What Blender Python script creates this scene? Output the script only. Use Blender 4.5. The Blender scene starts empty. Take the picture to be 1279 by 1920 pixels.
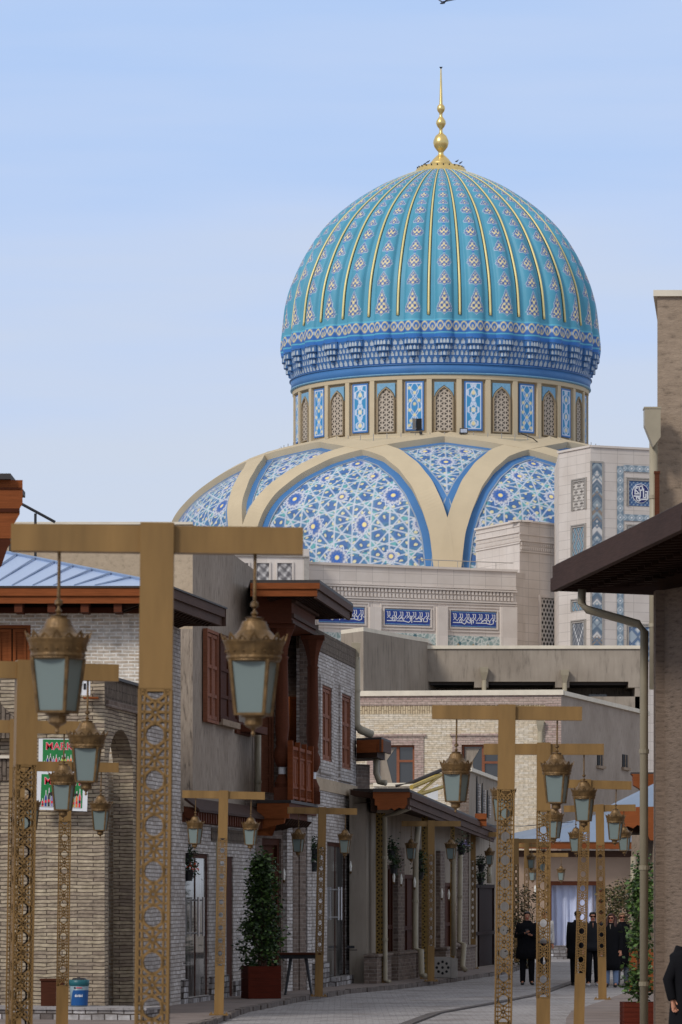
import bpy, bmesh, math, random
import numpy as np
from mathutils import Vector as V
rnd = random.Random(7)
sc = bpy.context.scene
COL = sc.collection
R = math.radians
FP = 8000.0      # focal length in photo pixels
CZ = 2.02        # camera height
HZ = 1680.0      # horizon row in the photo
# ---------------------------------------------------------------- camera
cd = bpy.data.cameras.new('camera'); cam = bpy.data.objects.new('camera', cd); COL.objects.link(cam)
cam.location = (0, 0, CZ); cam.rotation_euler = (R(90), 0, 0)
cd.sensor_fit = 'AUTO'; cd.sensor_width = 36; cd.lens = FP / 1920 * 36
cd.shift_y = (HZ - 960) / 1920; cd.clip_start = 0.5; cd.clip_end = 6000
cd.dof.use_dof = True; cd.dof.focus_distance = 170; cd.dof.aperture_fstop = 13
sc.camera = cam
# ---------------------------------------------------------------- world and sun
SUN_AZ, SUN_EL = R(-140), R(36)      # azimuth from +Y clockwise: behind and left of the camera
w = bpy.data.worlds.new("World"); sc.world = w; w.use_nodes = True
nt = w.node_tree; nt.nodes.clear()
out = nt.nodes.new('ShaderNodeOutputWorld'); bg = nt.nodes.new('ShaderNodeBackground'); bg2 = nt.nodes.new('ShaderNodeBackground')
sky = nt.nodes.new('ShaderNodeTexSky'); sky.sky_type = 'NISHITA'; sky.sun_disc = False
sky.sun_elevation = SUN_EL; sky.sun_rotation = SUN_AZ
tc = nt.nodes.new('ShaderNodeTexCoord'); sx = nt.nodes.new('ShaderNodeSeparateXYZ'); cr = nt.nodes.new('ShaderNodeValToRGB')
nz = nt.nodes.new('ShaderNodeTexNoise'); mp = nt.nodes.new('ShaderNodeMapping'); ad = nt.nodes.new('ShaderNodeMath'); sb = nt.nodes.new('ShaderNodeMath')
mp.inputs['Scale'].default_value = (3, 3, 26); nz.inputs['Scale'].default_value = 1.3; nz.inputs['Detail'].default_value = 4
sb.operation = 'MULTIPLY_ADD'; sb.inputs[1].default_value = 0.34; sb.inputs[2].default_value = -0.18; ad.operation = 'ADD'
mix = nt.nodes.new('ShaderNodeMixShader')
L = nt.links.new
L(tc.outputs['Generated'], sx.inputs[0]); L(tc.outputs['Generated'], mp.inputs[0]); L(mp.outputs[0], nz.inputs['Vector'])
L(nz.outputs['Fac'], sb.inputs[0]); L(sx.outputs['Z'], ad.inputs[0]); L(sb.outputs[0], ad.inputs[1]); L(ad.outputs[0], cr.inputs[0])
e = cr.color_ramp.elements
e[0].position = 0.0; e[0].color = (.66, .72, .84, 1)
e[1].position = 0.24; e[1].color = (.455, .635, .98, 1)
x = e.new(.10); x.color = (.62, .71, .90, 1)
x = e.new(.155); x.color = (.56, .69, .96, 1)
x = e.new(.36); x.color = (.60, .64, .72, 1)
x = e.new(.9); x.color = (.66, .66, .68, 1)
L(sky.outputs[0], bg.inputs[0]); L(cr.outputs[0], bg2.inputs[0]); bg.inputs[1].default_value = 0.08; bg2.inputs[1].default_value = 1.0
mix.inputs[0].default_value = 0.88
L(bg.outputs[0], mix.inputs[1]); L(bg2.outputs[0], mix.inputs[2]); L(mix.outputs[0], out.inputs[0])
ld = bpy.data.lights.new('sun', 'SUN'); ld.energy = 1.9; ld.angle = R(12); ld.color = (1, .955, .89)
sun = bpy.data.objects.new('sun', ld); COL.objects.link(sun)
sd = V((math.sin(SUN_AZ) * math.cos(SUN_EL), math.cos(SUN_AZ) * math.cos(SUN_EL), math.sin(SUN_EL)))
sun.rotation_euler = sd.to_track_quat('Z', 'Y').to_euler()
sc.view_settings.view_transform = 'Standard'; sc.view_settings.look = 'None'; sc.view_settings.exposure = 0.0; sc.view_settings.gamma = 1
# ---------------------------------------------------------------- materials
def lin(c): return c / 12.92 if c <= .04045 else ((c + .055) / 1.055) ** 2.4
def S(h, k=1.0):
    h = h.lstrip('#'); return tuple(min(1, lin(int(h[i:i + 2], 16) / 255) * k) for i in (0, 2, 4)) + (1,)
MATS = {}
def newmat(name):
    m = bpy.data.materials.new(name); m.use_nodes = True; MATS[name] = m
    n = m.node_tree.nodes; return m, n, m.node_tree.links.new, n['Principled BSDF']
def uvmap(n, L, scale=(1, 1, 1)):
    t = n.new('ShaderNodeTexCoord'); p = n.new('ShaderNodeMapping'); p.inputs['Scale'].default_value = scale
    L(t.outputs['UV'], p.inputs[0]); return p.outputs[0]
def noise(n, L, vec, s, d=4, r=.55):
    t = n.new('ShaderNodeTexNoise'); t.inputs['Scale'].default_value = s; t.inputs['Detail'].default_value = d; t.inputs['Roughness'].default_value = r
    L(vec, t.inputs['Vector']); return t.outputs['Fac']
def ramp(n, L, fac, stops):
    c = n.new('ShaderNodeValToRGB'); e = c.color_ramp.elements
    e[0].position, e[0].color = stops[0]; e[1].position, e[1].color = stops[-1]
    for p, q in stops[1:-1]: x = e.new(p); x.color = q
    L(fac, c.inputs[0]); return c.outputs[0]
def mixc(n, L, f, a, b, mode='MIX'):
    m = n.new('ShaderNodeMix'); m.data_type = 'RGBA'; m.blend_type = mode
    for s, vl in ((0, f), (6, a), (7, b)):
        if isinstance(vl, (int, float)): m.inputs[s].default_value = vl
        elif isinstance(vl, tuple): m.inputs[s].default_value = vl
        else: L(vl, m.inputs[s])
    return m.outputs[2]
def bump(n, L, b, h, st, dist=.02):
    u = n.new('ShaderNodeBump'); u.inputs['Strength'].default_value = st; u.inputs['Distance'].default_value = dist
    L(h, u.inputs['Height']); L(u.outputs[0], b.inputs['Normal'])
def var(c, k): return (min(1, c[0] * k), min(1, c[1] * k), min(1, c[2] * k), 1)
def plain(name, c, rough=.6, metal=0, v=.12, ns=6, sc3=(1, 1, 1), bs=0, spec=.4):
    m, n, L, b = newmat(name); b.inputs['Roughness'].default_value = rough; b.inputs['Metallic'].default_value = metal
    b.inputs['Specular IOR Level'].default_value = spec
    t = n.new('ShaderNodeTexCoord'); p = n.new('ShaderNodeMapping'); p.inputs['Scale'].default_value = sc3; L(t.outputs['Object'], p.inputs[0])
    f = noise(n, L, p.outputs[0], ns)
    L(ramp(n, L, f, [(.3, var(c, 1 - v)), (.7, var(c, 1 + v))]), b.inputs['Base Color'])
    if bs: bump(n, L, b, f, bs)
    return m
def wood(name, c, rough=.7, v=.3):
    m, n, L, b = newmat(name); b.inputs['Roughness'].default_value = rough; b.inputs['Specular IOR Level'].default_value = .12
    vec = uvmap(n, L, (1.5, 22, 1)); f = noise(n, L, vec, 2.2, 5); f2 = noise(n, L, uvmap(n, L), .7, 3)
    c1 = ramp(n, L, f, [(.3, var(c, 1 - v)), (.7, var(c, 1 + v))])
    L(mixc(n, L, .35, c1, ramp(n, L, f2, [(.35, var(c, .65)), (.65, var(c, 1.3))])), b.inputs['Base Color']); bump(n, L, b, f, .15); return m
def brick(name, c1, c2, mort, bw=.26, rh=.065, ms=.012, dirt=None, vert=False, bs=.6, dirtk=.5, rough=.9, wob=.03):
    m, n, L, b = newmat(name); b.inputs['Roughness'].default_value = rough; b.inputs['Specular IOR Level'].default_value = .15
    vec = uvmap(n, L); nn = n.new('ShaderNodeTexNoise'); nn.inputs['Scale'].default_value = 3.0; L(vec, nn.inputs['Vector'])
    wv = n.new('ShaderNodeVectorMath'); wv.operation = 'MULTIPLY_ADD'; L(nn.outputs['Color'], wv.inputs[0]); wv.inputs[1].default_value = (wob, wob, 0); L(vec, wv.inputs[2])
    v2 = wv.outputs[0]
    if vert:
        r_ = n.new('ShaderNodeVectorRotate'); r_.rotation_type = 'Z_AXIS'; r_.inputs['Angle'].default_value = R(90); L(v2, r_.inputs[0]); v2 = r_.outputs[0]
    t = n.new('ShaderNodeTexBrick'); L(v2, t.inputs['Vector']); t.inputs['Scale'].default_value = 1
    t.inputs['Brick Width'].default_value = bw; t.inputs['Row Height'].default_value = rh; t.inputs['Mortar Size'].default_value = ms; t.inputs['Mortar Smooth'].default_value = .4
    t.inputs['Color1'].default_value = c1; t.inputs['Color2'].default_value = c2; t.inputs['Mortar'].default_value = mort; t.inputs['Bias'].default_value = 0
    f = noise(n, L, vec, 9, 5); f2 = noise(n, L, vec, .8, 5, .65)
    c = mixc(n, L, .6, t.outputs['Color'], ramp(n, L, f, [(.3, (.55, .53, .5, 1)), (.7, (1.35, 1.35, 1.35, 1))]), 'MULTIPLY')
    if dirt: c = mixc(n, L, ramp(n, L, f2, [(.48, (0, 0, 0, 1)), (.7, (dirtk,) * 3 + (1,))]), c, dirt)
    L(c, b.inputs['Base Color'])
    hh = n.new('ShaderNodeMath'); hh.operation = 'MULTIPLY_ADD'; L(t.outputs['Fac'], hh.inputs[0]); hh.inputs[1].default_value = -1; L(f, hh.inputs[2])
    bump(n, L, b, hh.outputs[0], bs, .03); return m
def stucco(name, c, stretch=(9, 1.1, 1), k=.16, bs=.5, ns=3.0):
    m, n, L, b = newmat(name); b.inputs['Roughness'].default_value = .95; b.inputs['Specular IOR Level'].default_value = .1
    f = noise(n, L, uvmap(n, L, stretch), ns, 6, .65); f2 = noise(n, L, uvmap(n, L), .45, 5)
    a = ramp(n, L, f, [(.32, var(c, 1 - 2.2 * k)), (.45, var(c, 1)), (.7, var(c, 1 + k))])
    L(mixc(n, L, 1.0, a, ramp(n, L, f2, [(.3, (.82, .8, .78, 1)), (.7, (1.12, 1.12, 1.12, 1))]), 'MULTIPLY'), b.inputs['Base Color']); bump(n, L, b, f, bs, .03); return m
def stone(name, c, bw=1.25, rh=.62, ms=.018, jk=.72):
    m, n, L, b = newmat(name); b.inputs['Roughness'].default_value = .75; b.inputs['Specular IOR Level'].default_value = .25
    vec = uvmap(n, L); t = n.new('ShaderNodeTexBrick'); L(vec, t.inputs['Vector']); t.inputs['Scale'].default_value = 1; t.offset = 0.0
    t.inputs['Brick Width'].default_value = bw; t.inputs['Row Height'].default_value = rh; t.inputs['Mortar Size'].default_value = ms
    t.inputs['Color1'].default_value = var(c, .955); t.inputs['Color2'].default_value = var(c, 1.04); t.inputs['Mortar'].default_value = var(c, jk)
    f = noise(n, L, vec, .5, 6, .6)
    L(mixc(n, L, 1.0, t.outputs['Color'], ramp(n, L, f, [(.3, (.9, .88, .86, 1)), (.7, (1.06, 1.06, 1.06, 1))]), 'MULTIPLY'), b.inputs['Base Color']); return m
def vcol(name, rough=.5, spec=.3):
    m, n, L, b = newmat(name); a = n.new('ShaderNodeVertexColor'); a.layer_name = 'Col'
    f = noise(n, L, n.new('ShaderNodeTexCoord').outputs['Object'], .35, 5, .6)
    L(mixc(n, L, 1.0, a.outputs[0], ramp(n, L, f, [(.3, (.9, .9, .9, 1)), (.7, (1.05, 1.05, 1.05, 1))]), 'MULTIPLY'), b.inputs['Base Color'])
    b.inputs['Roughness'].default_value = rough; b.inputs['Specular IOR Level'].default_value = spec; return m
M = dict(
 gold=plain('painted_gold_metal', S('#8d6d40'), .48, .35, .22, 2.2, (3, 3, .5)),
 brass=plain('lantern_brass', S('#6f5635'), .48, .35, .4, 16, bs=.5),
 gild=plain('gilded_finial', (.83, .62, .25, 1), .33, .85, .08, 2),
 goldbar=plain('gilded_bar', S('#e6d494', 1.0), .4, .15, .05, 1),
 dark=plain('dark_gap', (.006, .006, .007, 1), .8), bare=plain('shade_dark_inner_metal', S('#2a2018'), .7, .2), iron=plain('black_iron', (.02, .02, .022, 1), .5),  # bare: shade painted on the lattice bars' inner faces so the gaps look darker
 cream=plain('cream_concrete', S('#c6b597'), .8, 0, .05, .6), tan=plain('tan_render', S('#9d8c72'), .85, 0, .06, .8),
 stone=stone('pale_limestone', S('#d2c9c1')), stone2=stone('pale_limestone_plain', S('#d5ccc4'), 2.5, 5, .01, .85),
 trim=plain('cream_coping', S('#ddd2be'), .7, 0, .08, 3),
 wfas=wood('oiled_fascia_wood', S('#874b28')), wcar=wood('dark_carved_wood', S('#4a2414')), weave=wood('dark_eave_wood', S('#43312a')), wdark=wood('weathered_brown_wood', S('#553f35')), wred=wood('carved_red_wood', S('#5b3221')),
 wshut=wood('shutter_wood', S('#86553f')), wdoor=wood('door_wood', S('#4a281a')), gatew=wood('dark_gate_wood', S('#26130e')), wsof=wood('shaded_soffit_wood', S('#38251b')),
 wbal=wood('balcony_wood', S('#7d4223')),
 brb=brick('rough_yellow_brown_brick', S('#bfb097'), S('#988878'), S('#62564b'), .52, .062, .008, S('#7d7066'), bs=1.0, wob=.055),
 brv=brick('upright_brown_brick', S('#85786a'), S('#6d6157'), S('#4a4038'), .3, .075, .012, vert=True, bs=.9),
 brw=brick('whitewashed_brick', S('#d6d0cc'), S('#b3aaa3'), S('#8f857d'), .26, .072, .009, S('#8d827c'), bs=.8),
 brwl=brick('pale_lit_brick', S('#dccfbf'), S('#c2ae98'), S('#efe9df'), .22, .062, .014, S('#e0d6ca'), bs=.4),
 bry=brick('cream_face_brick', S('#dad0c0'), S('#cebd a3'.replace(' ','')), S('#b3a48c'), .34, .07, .010, bs=.3),
 bryv=brick('cream_soldier_brick', S('#cdbb9b'), S('#bda98a'), S('#8a7862'), .3, .085, .014, vert=True, bs=.4),
 brr=brick('red_face_brick', S('#ac928a'), S('#bba79b'), S('#94867b'), .34, .085, .014, bs=.4),
 brp=brick('brown_pier_brick', S('#85756a'), S('#6b5c53'), S('#8d8178'), .3, .085, .012, bs=.5),
 base=brick('scuffed_plinth_stone', S('#c9c6c6'), S('#5f5652'), S('#4e4642'), .22, .11, .012, S('#6a625e'), bs=.8, dirtk=.9),
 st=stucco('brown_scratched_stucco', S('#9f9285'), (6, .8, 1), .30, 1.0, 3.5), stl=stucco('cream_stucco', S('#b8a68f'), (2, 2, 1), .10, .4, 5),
 sth=stucco('rough_trowelled_stucco', S('#7f6f62'), (1.6, 9, 1), .22, .8, 2.6), stt=stucco('rough_pale_stucco', S('#9a8876'), (2, 4, 1), .18, .8, 2.4),
 stg=stucco('smooth_taupe_render', S('#9a8f82'), (2.5, .35, 1), .15, .15, 1.8), stp=stucco('peach_render', S('#b39a85'), (1, 1, 1), .04, .1, 1.5),
 pave=brick('grey_paving_setts', S('#a5a2a2'), S('#989495'), S('#858182'), .22, .12, .008, S('#716a67'), bs=.4, dirtk=.8),
 walk=plain('dark_pavement', S('#7a6e68'), .9, 0, .18, 1.2, bs=.2), kerb=plain('worn_kerb', S('#6b615b'), .9, 0, .35, 4, bs=.6), gut=plain('gutter_stone', S('#57504d'), .8, 0, .3, 3),
 earth=plain('bare_ground', S('#8b8075'), .95, 0, .15, .3),
 pipe=plain('cream_painted_pipe', S('#a0957f'), .45, 0, .08, 3), pipe2=plain('aged_beige_pipe', S('#8b816c'), .45, 0, .12, 2), white=plain('white_paint', (.75, .76, .78, 1), .5, 0, .04, 3),
 tin=plain('pale_blue_tin_roof', S('#b4c6e4'), .35, .25, .06, .7), tin2=plain('dull_tin_roof', S('#7f8ea3'), .6, .1, .08, .7), st2=stucco('grey_beige_stucco', S('#a3968a'), (6, 1, 1), .14, .5, 3), tinseam=plain('tin_seam', S('#8799b5'), .4, .2),
 leaf=plain('dark_green_leaf', S('#2c4020'), .5, 0, .5, 9), leaf2=plain('fresh_green_leaf', S('#557034'), .5, 0, .4, 9), dry=plain('olive_leaf', S('#6a6040'), .7, 0, .5, 9),
 bark=plain('bark', S('#4e3a2c'), .9), soil=plain('soil', (.03, .02, .015, 1), .95), pot=wood('reddish_planter_wood', S('#5c2517')),
 red=plain('red_flower', (.75, .10, .03, 1), .5), violet=plain('violet_flower', S('#8a80b0'), .6),
 black=plain('black_wool', (.007, .007, .009, 1), .9, spec=.15), blk2=plain('dark_cloth', (.014, .015, .019, 1), .85, spec=.2), skin=plain('skin', S('#b98268'), .55, 0, .05, 8),
 hair=plain('black_hair', (.009, .006, .005, 1), .45), hairb=plain('auburn_hair', S('#3c1d15'), .45), hairl=plain('blond_hair', S('#8a6f50'), .5),
 jean=plain('blue_denim', S('#7488a8'), .85), gjean=plain('grey_denim', S('#5a606b'), .85), wcl=plain('white_cloth', (.6, .58, .57, 1), .9), lens=plain('dark_lens', (.02, .003, .003, 1), .12),
 shoe=plain('shoe_leather', (.012, .011, .011, 1), .4), curtain=plain('white_curtain', S('#c4cbe2'), .85, 0, .06, 4),
 vc=vcol('glazed_tile_mosaic'), vcm=vcol('matt_mosaic', .7, .2), teal=plain('teal_plastic', S('#1c5a62'), .4), bluep=plain('blue_print', S('#17508c'), .4), pale=plain('pale_print', S('#7c8e97'), .4),
 green=plain('green_print', S('#1f7a3d'), .5, 0, .15, 4), redp=plain('red_print', (.72, .03, .05, 1), .5), orange=plain('orange_print', (.8, .2, .03, 1), .5), lime=plain('lime_print', S('#b4cc3a'), .5), navy=plain('navy_tile', S('#26408c'), .35, 0, .2, 3),
 yellow=plain('yellow_metal', S('#b59a45'), .5), lampw=plain('white_lamp_glass', (.9, .87, .78, 1), .3), steel=plain('brushed_steel', (.6, .6, .62, 1), .3, .9), roofd=plain('dark_roof_sheet', S('#3a3432'), .6),
 vent=plain('pale_vent_panel', S('#a39d96'), .6), bird=plain('dark_feather', (.05, .06, .09, 1), .8), gtile=plain('grey_blue_glaze', S('#93a0b0'), .5), ltile=plain('light_blue_glaze', S('#75a3c0'), .5), btile=plain('cobalt_glaze', S('#4478b0'), .5, 0, .08, .6), btile2=plain('deep_blue_glaze', S('#3d6a9e'), .5, 0, .15, .8),
)
def glassmat(name, c, rough, alpha_mix, c2=None):
    m, n, L, b = newmat(name); b.inputs['Base Color'].default_value = c; b.inputs['Roughness'].default_value = rough
    tr = n.new('ShaderNodeBsdfTranslucent'); tr.inputs[0].default_value = c; mx = n.new('ShaderNodeMixShader'); mx.inputs[0].default_value = alpha_mix
    L(b.outputs[0], mx.inputs[1]); L(tr.outputs[0], mx.inputs[2]); L(mx.outputs[0], n['Material Output'].inputs[0]); return m
M['frost'] = glassmat('frosted_lantern_glass', S('#8e9c99'), .25, .35)
m, n, Lk, b = newmat('dark_window_glass'); b.inputs['Base Color'].default_value = (.03, .032, .035, 1); b.inputs['Roughness'].default_value = .06; b.inputs['Specular IOR Level'].default_value = .9; M['glass'] = m
m, n, Lk, b = newmat('hazy_shop_glass'); b.inputs['Roughness'].default_value = .08; b.inputs['Specular IOR Level'].default_value = .8
f_ = noise(n, Lk, uvmap(n, Lk, (5, .7, 1)), 1.6, 5); Lk(ramp(n, Lk, f_, [(.38, (.05, .048, .045, 1)), (.52, (.15, .14, .13, 1)), (.66, (.28, .26, .24, 1))]), b.inputs['Base Color']); M['shopglass'] = m
# ---------------------------------------------------------------- mesh builder
class MB:
    def __init__(s): s.v = []; s.f = []; s.m = []; s.mi = 0
    def mat(s, i): s.mi = i; return s
    def add(s, vs, fs):
        o = len(s.v); s.v += [tuple(p) for p in vs]; s.f += [tuple(i + o for i in f) for f in fs]; s.m += [s.mi] * len(fs); return s
    def obox(s, o, U, W, T):
        o, U, W, T = V(o), V(U), V(W), V(T)
        p = [o, o + U, o + U + W, o + W, o + T, o + U + T, o + U + W + T, o + W + T]
        fs = [(0, 3, 2, 1), (4, 5, 6, 7), (0, 1, 5, 4), (1, 2, 6, 5), (2, 3, 7, 6), (3, 0, 4, 7)]
        if U.cross(W).dot(T) < 0: fs = [f[::-1] for f in fs]
        return s.add(p, fs)
    def box(s, x0, x1, y0, y1, z0, z1): return s.obox((x0, y0, z0), (x1 - x0, 0, 0), (0, y1 - y0, 0), (0, 0, z1 - z0))
    def prism(s, poly, o, U, W, T):      # poly in (a,b) -> o+U*a+W*b, extruded by T
        o, U, W, T = V(o), V(U), V(W), V(T); n = len(poly)
        p = [o + U * a + W * b_ for a, b_ in poly]; q = [x + T for x in p]
        fs = [tuple(range(n)), tuple(range(2 * n - 1, n - 1, -1))] + [(i, i + n, (i + 1) % n + n, (i + 1) % n) for i in range(n)]
        area = sum(poly[i][0] * poly[(i + 1) % n][1] - poly[(i + 1) % n][0] * poly[i][1] for i in range(n))
        if (area > 0) == (U.cross(W).dot(T) > 0): fs = [f[::-1] for f in fs]
        return s.add(p + q, fs)
    def chain(s, pts, rad, n=10, flat=1.0, cap=True, up=None):
        pts = [V(p) for p in pts]; vs = []; fs = []
        for i, p in enumerate(pts):
            d = (pts[min(i + 1, len(pts) - 1)] - pts[max(i - 1, 0)]).normalized()
            a = V((1, 0, 0)) if abs(d.x) < .8 else V((0, 1, 0))
            b_ = d.cross(a).normalized(); a = b_.cross(d).normalized()
            r = rad[i] if isinstance(rad, (list, tuple)) else rad
            ra, rb = (r if isinstance(r, (list, tuple)) else (r, r * flat))
            for k in range(n):
                t = 2 * math.pi * k / n; vs.append(p + a * ra * math.cos(t) + b_ * rb * math.sin(t))
        for i in range(len(pts) - 1):
            for k in range(n): fs.append((i * n + k, i * n + (k + 1) % n, (i + 1) * n + (k + 1) % n, (i + 1) * n + k))
        if cap: fs.append(tuple(range(n))[::-1]); fs.append(tuple(range((len(pts) - 1) * n, len(pts) * n)))
        return s.add(vs, fs)
    def tube(s, a, b_, r, r2=None, n=10): return s.chain([a, b_], [r, r if r2 is None else r2], n)
    def lathe(s, prof, c=(0, 0, 0), n=20, ph=0):
        vs = []; fs = []
        for r, z in prof:
            for k in range(n):
                t = 2 * math.pi * k / n + ph; vs.append((c[0] + r * math.cos(t), c[1] + r * math.sin(t), c[2] + z))
        m = len(prof)
        for i in range(m - 1):
            for k in range(n): fs.append((i * n + k, i * n + (k + 1) % n, (i + 1) * n + (k + 1) % n, (i + 1) * n + k))
        up = prof[-1][1] >= prof[0][1]
        if not up: fs = [f[::-1] for f in fs]
        bot = tuple(range(n))[::-1]; top = tuple(range((m - 1) * n, m * n))
        fs += [bot, top] if up else [bot[::-1], top[::-1]]
        return s.add(vs, fs)
    def build(s, name, mats, parent=None, O=(0, 0, 0), smooth=False):
        if not isinstance(mats, (list, tuple)): mats = [mats]
        me = bpy.data.meshes.new(name); O = V(O)
        me.from_pydata([(p[0] - O.x, p[1] - O.y, p[2] - O.z) for p in s.v], [], s.f)
        for mt in mats: me.materials.append(M[mt] if isinstance(mt, str) else mt)
        me.polygons.foreach_set('material_index', s.m)
        if smooth: me.shade_smooth()
        uv = me.uv_layers.new(name='UV'); co = s.v; buf = []
        for p in me.polygons:
            n_ = p.normal
            if abs(n_.z) > .9: buf += [c for i in p.vertices for c in (co[i][0], co[i][1])]
            else:
                h = math.hypot(n_.x, n_.y); tx, ty = -n_.y / h, n_.x / h
                for i in p.vertices: buf += [co[i][0] * tx + co[i][1] * ty, co[i][2]]
        uv.data.foreach_set('uv', buf)
        o = bpy.data.objects.new(name, me); COL.objects.link(o)
        if parent: o.parent = parent
        return o
def tag(o, label=None, cat=None, group=None, kind=None):
    for k, x in (('label', label), ('category', cat), ('group', group), ('kind', kind)):
        if x: o[k] = x
    return o
def thing(name, label, cat, loc=(0, 0, 0), group=None, rz=0):
    o = bpy.data.objects.new(name, None); COL.objects.link(o); o.location = loc; o.rotation_euler = (0, 0, rz); o.empty_display_size = .3
    return tag(o, label, cat, group)
def copy_tree(o, parent=None):
    c = o.copy(); COL.objects.link(c); c.parent = parent
    for ch in list(o.children): copy_tree(ch, c)
    return c
def P(px, py, Y): return V(((px - 640) / FP * Y, Y, CZ + (HZ - py) / FP * Y))
def G(px, py, z=0): Y = (CZ - z) * FP / (py - HZ); return V(((px - 640) / FP * Y, Y, z))
class W:        # a vertical wall plane from A to B (plan points); outward normal to the right-hand side of A->B
    def __init__(s, A, B):
        s.A = V((A[0], A[1], 0)); d = V((B[0] - A[0], B[1] - A[1], 0)); s.len = d.length; s.U = d.normalized(); s.N = V((s.U.y, -s.U.x, 0))
    def pt(s, a, z, d=0): p = s.A + s.U * a + s.N * d; p.z = z; return p
    def s_at(s, px):
        k = (px - 640) / FP; return (k * s.A.y - s.A.x) / (s.U.x - k * s.U.y)
    def z_at(s, px, py): Y = s.A.y + s.s_at(px) * s.U.y; return CZ + (HZ - py) / FP * Y
    def box(s, mb, a0, a1, z0, z1, d0, d1): return mb.obox(s.pt(a0, z0, d0), s.U * (a1 - a0), V((0, 0, z1 - z0)), s.N * (d1 - d0))
    def rect(s, x0, y0, x1, y1): xm = (x0 + x1) / 2; return s.s_at(x0), s.s_at(x1), s.z_at(xm, y1), s.z_at(xm, y0)
    def holes(s, mb, a0, a1, z0, z1, th, hs, d=0):
        xs = sorted(set([a0, a1] + [q for h in hs for q in h[:2]])); zs = sorted(set([z0, z1] + [q for h in hs for q in h[2:4]]))
        for i in range(len(xs) - 1):
            j = 0
            while j < len(zs) - 1:
                cx = (xs[i] + xs[i + 1]) / 2
                def solid(k): cz = (zs[k] + zs[k + 1]) / 2; return not any(h[0] < cx < h[1] and h[2] < cz < h[3] for h in hs)
                if not solid(j): j += 1; continue
                k = j
                while k + 1 < len(zs) - 1 and solid(k + 1): k += 1
                s.box(mb, xs[i], xs[i + 1], zs[j], zs[k + 1], d - th, d); j = k + 1
        return mb
def cgrid(name, pos, col, nu, nv, parent, O=(0, 0, 0), mat='vc', smooth=False, closed=False):
    """coloured fine grid: pos (nv+1,nu+1,3), col (nv+1,nu+1,3)"""
    me = bpy.data.meshes.new(name); O = np.array(O, float)
    nvt = (nu + 1) * (nv + 1); me.vertices.add(nvt); me.vertices.foreach_set('co', (pos - O).reshape(-1))
    i = np.arange(nu)[None, :] + (nu + 1) * np.arange(nv)[:, None]
    q = np.stack([i, i + 1, i + nu + 2, i + nu + 1], -1).reshape(-1, 4); nf = len(q)
    me.loops.add(nf * 4); me.loops.foreach_set('vertex_index', q.reshape(-1))
    me.polygons.add(nf); me.polygons.foreach_set('loop_start', np.arange(nf) * 4); me.polygons.foreach_set('loop_total', np.full(nf, 4))
    me.update(calc_edges=True)
    ca = me.color_attributes.new('Col', 'FLOAT_COLOR', 'POINT')
    ca.data.foreach_set('color', np.concatenate([col, np.ones(col.shape[:2] + (1,))], -1).astype(np.float32).reshape(-1))
    me.materials.append(M[mat])
    if smooth: me.shade_smooth()
    o = bpy.data.objects.new(name, me); COL.objects.link(o); o.parent = parent; return o
def C3(h, k=1.0): return np.array(S(h, k)[:3])
def paint(base, mask, c): m = np.clip(mask, 0, 1)[..., None]; return base * (1 - m) + c * m
def panel(name, o, U, Wv, w_, h_, fn, res, parent, O=(0, 0, 0), mat='vc', mask=None):
    nu = max(2, int(w_ / res)); nv = max(2, int(h_ / res)); o, U, Wv = (np.array(tuple(x)) for x in (o, U, Wv))
    uu, vv = np.meshgrid(np.linspace(0, 1, nu + 1), np.linspace(0, 1, nv + 1))
    pos = o + uu[..., None] * U * w_ + vv[..., None] * Wv * h_
    return cgrid(name, pos, fn(uu * w_, vv * h_, w_, h_), nu, nv, parent, O, mat)
TQ, TQ2 = C3('#539bb6'), C3('#62a8ac'); BL, DB, WH, CR = C3('#4674ab'), C3('#2f5c98'), C3('#c2cad8'), C3('#e0d09c')
# ================================================================ ground
g = MB(); g.box(-900, 900, -60, 2500, -1.2, -.12); tag(g.build('ground', 'earth'), 'bare ground around the old town street', kind='structure')
kl = [(205, 1985), (300, 1945), (395, 1920), (451, 1899), (550, 1879), (648, 1863), (740, 1855), (810, 1846), (927, 1829), (958, 1822), (985, 1812)]
gl = [G(x, y, -.1) for x, y in kl]; gl = [V((gl[0].x - 1.2, 20, -.1)), *gl]
road = MB(); road.box(-14, 22, 4, 150, -.118, -.1); tag(road.build('road', 'pave'), 'grey sett paved pedestrian street', kind='structure')
def strip(line, other, z0, z1, name, mat, label):
    s_ = MB(); n_ = len(line); poly = [(p.x, p.y) for p in line] + [(p[0], p[1]) for p in other]
    s_.prism(poly, (0, 0, z0), (1, 0, 0), (0, 1, 0), (0, 0, z1 - z0)); return tag(s_.build(name, mat), label, kind='structure')
strip(gl, [(4.5, 138), (-2, 120), (-12, 90), (-14, 20)], -.1, 0, 'pavement', 'walk', 'dark pavement along the left shop fronts')
kb = MB()
for a, b_ in zip(gl[:-1], gl[1:]):
    d = (b_ - a); L_ = d.length; d.normalize(); nrm = V((d.y, -d.x, 0)); t = 0
    while t < L_:
        q = min(.5, L_ - t); h = rnd.uniform(.0, .018)
        kb.obox(a + d * t + nrm * .0, d * (q - .02), nrm * rnd.uniform(.09, .13), (0, 0, .085 + h)); t += .5
tag(kb.build('kerb', 'kerb'), 'worn stone kerb edging the left pavement', kind='structure')
gt = [G(x, y, -.1) for x, y in [(700, 1950), (759, 1920), (813, 1900), (923, 1881), (1005, 1865), (1076, 1840), (1100, 1826)]]
gm = MB()
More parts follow.
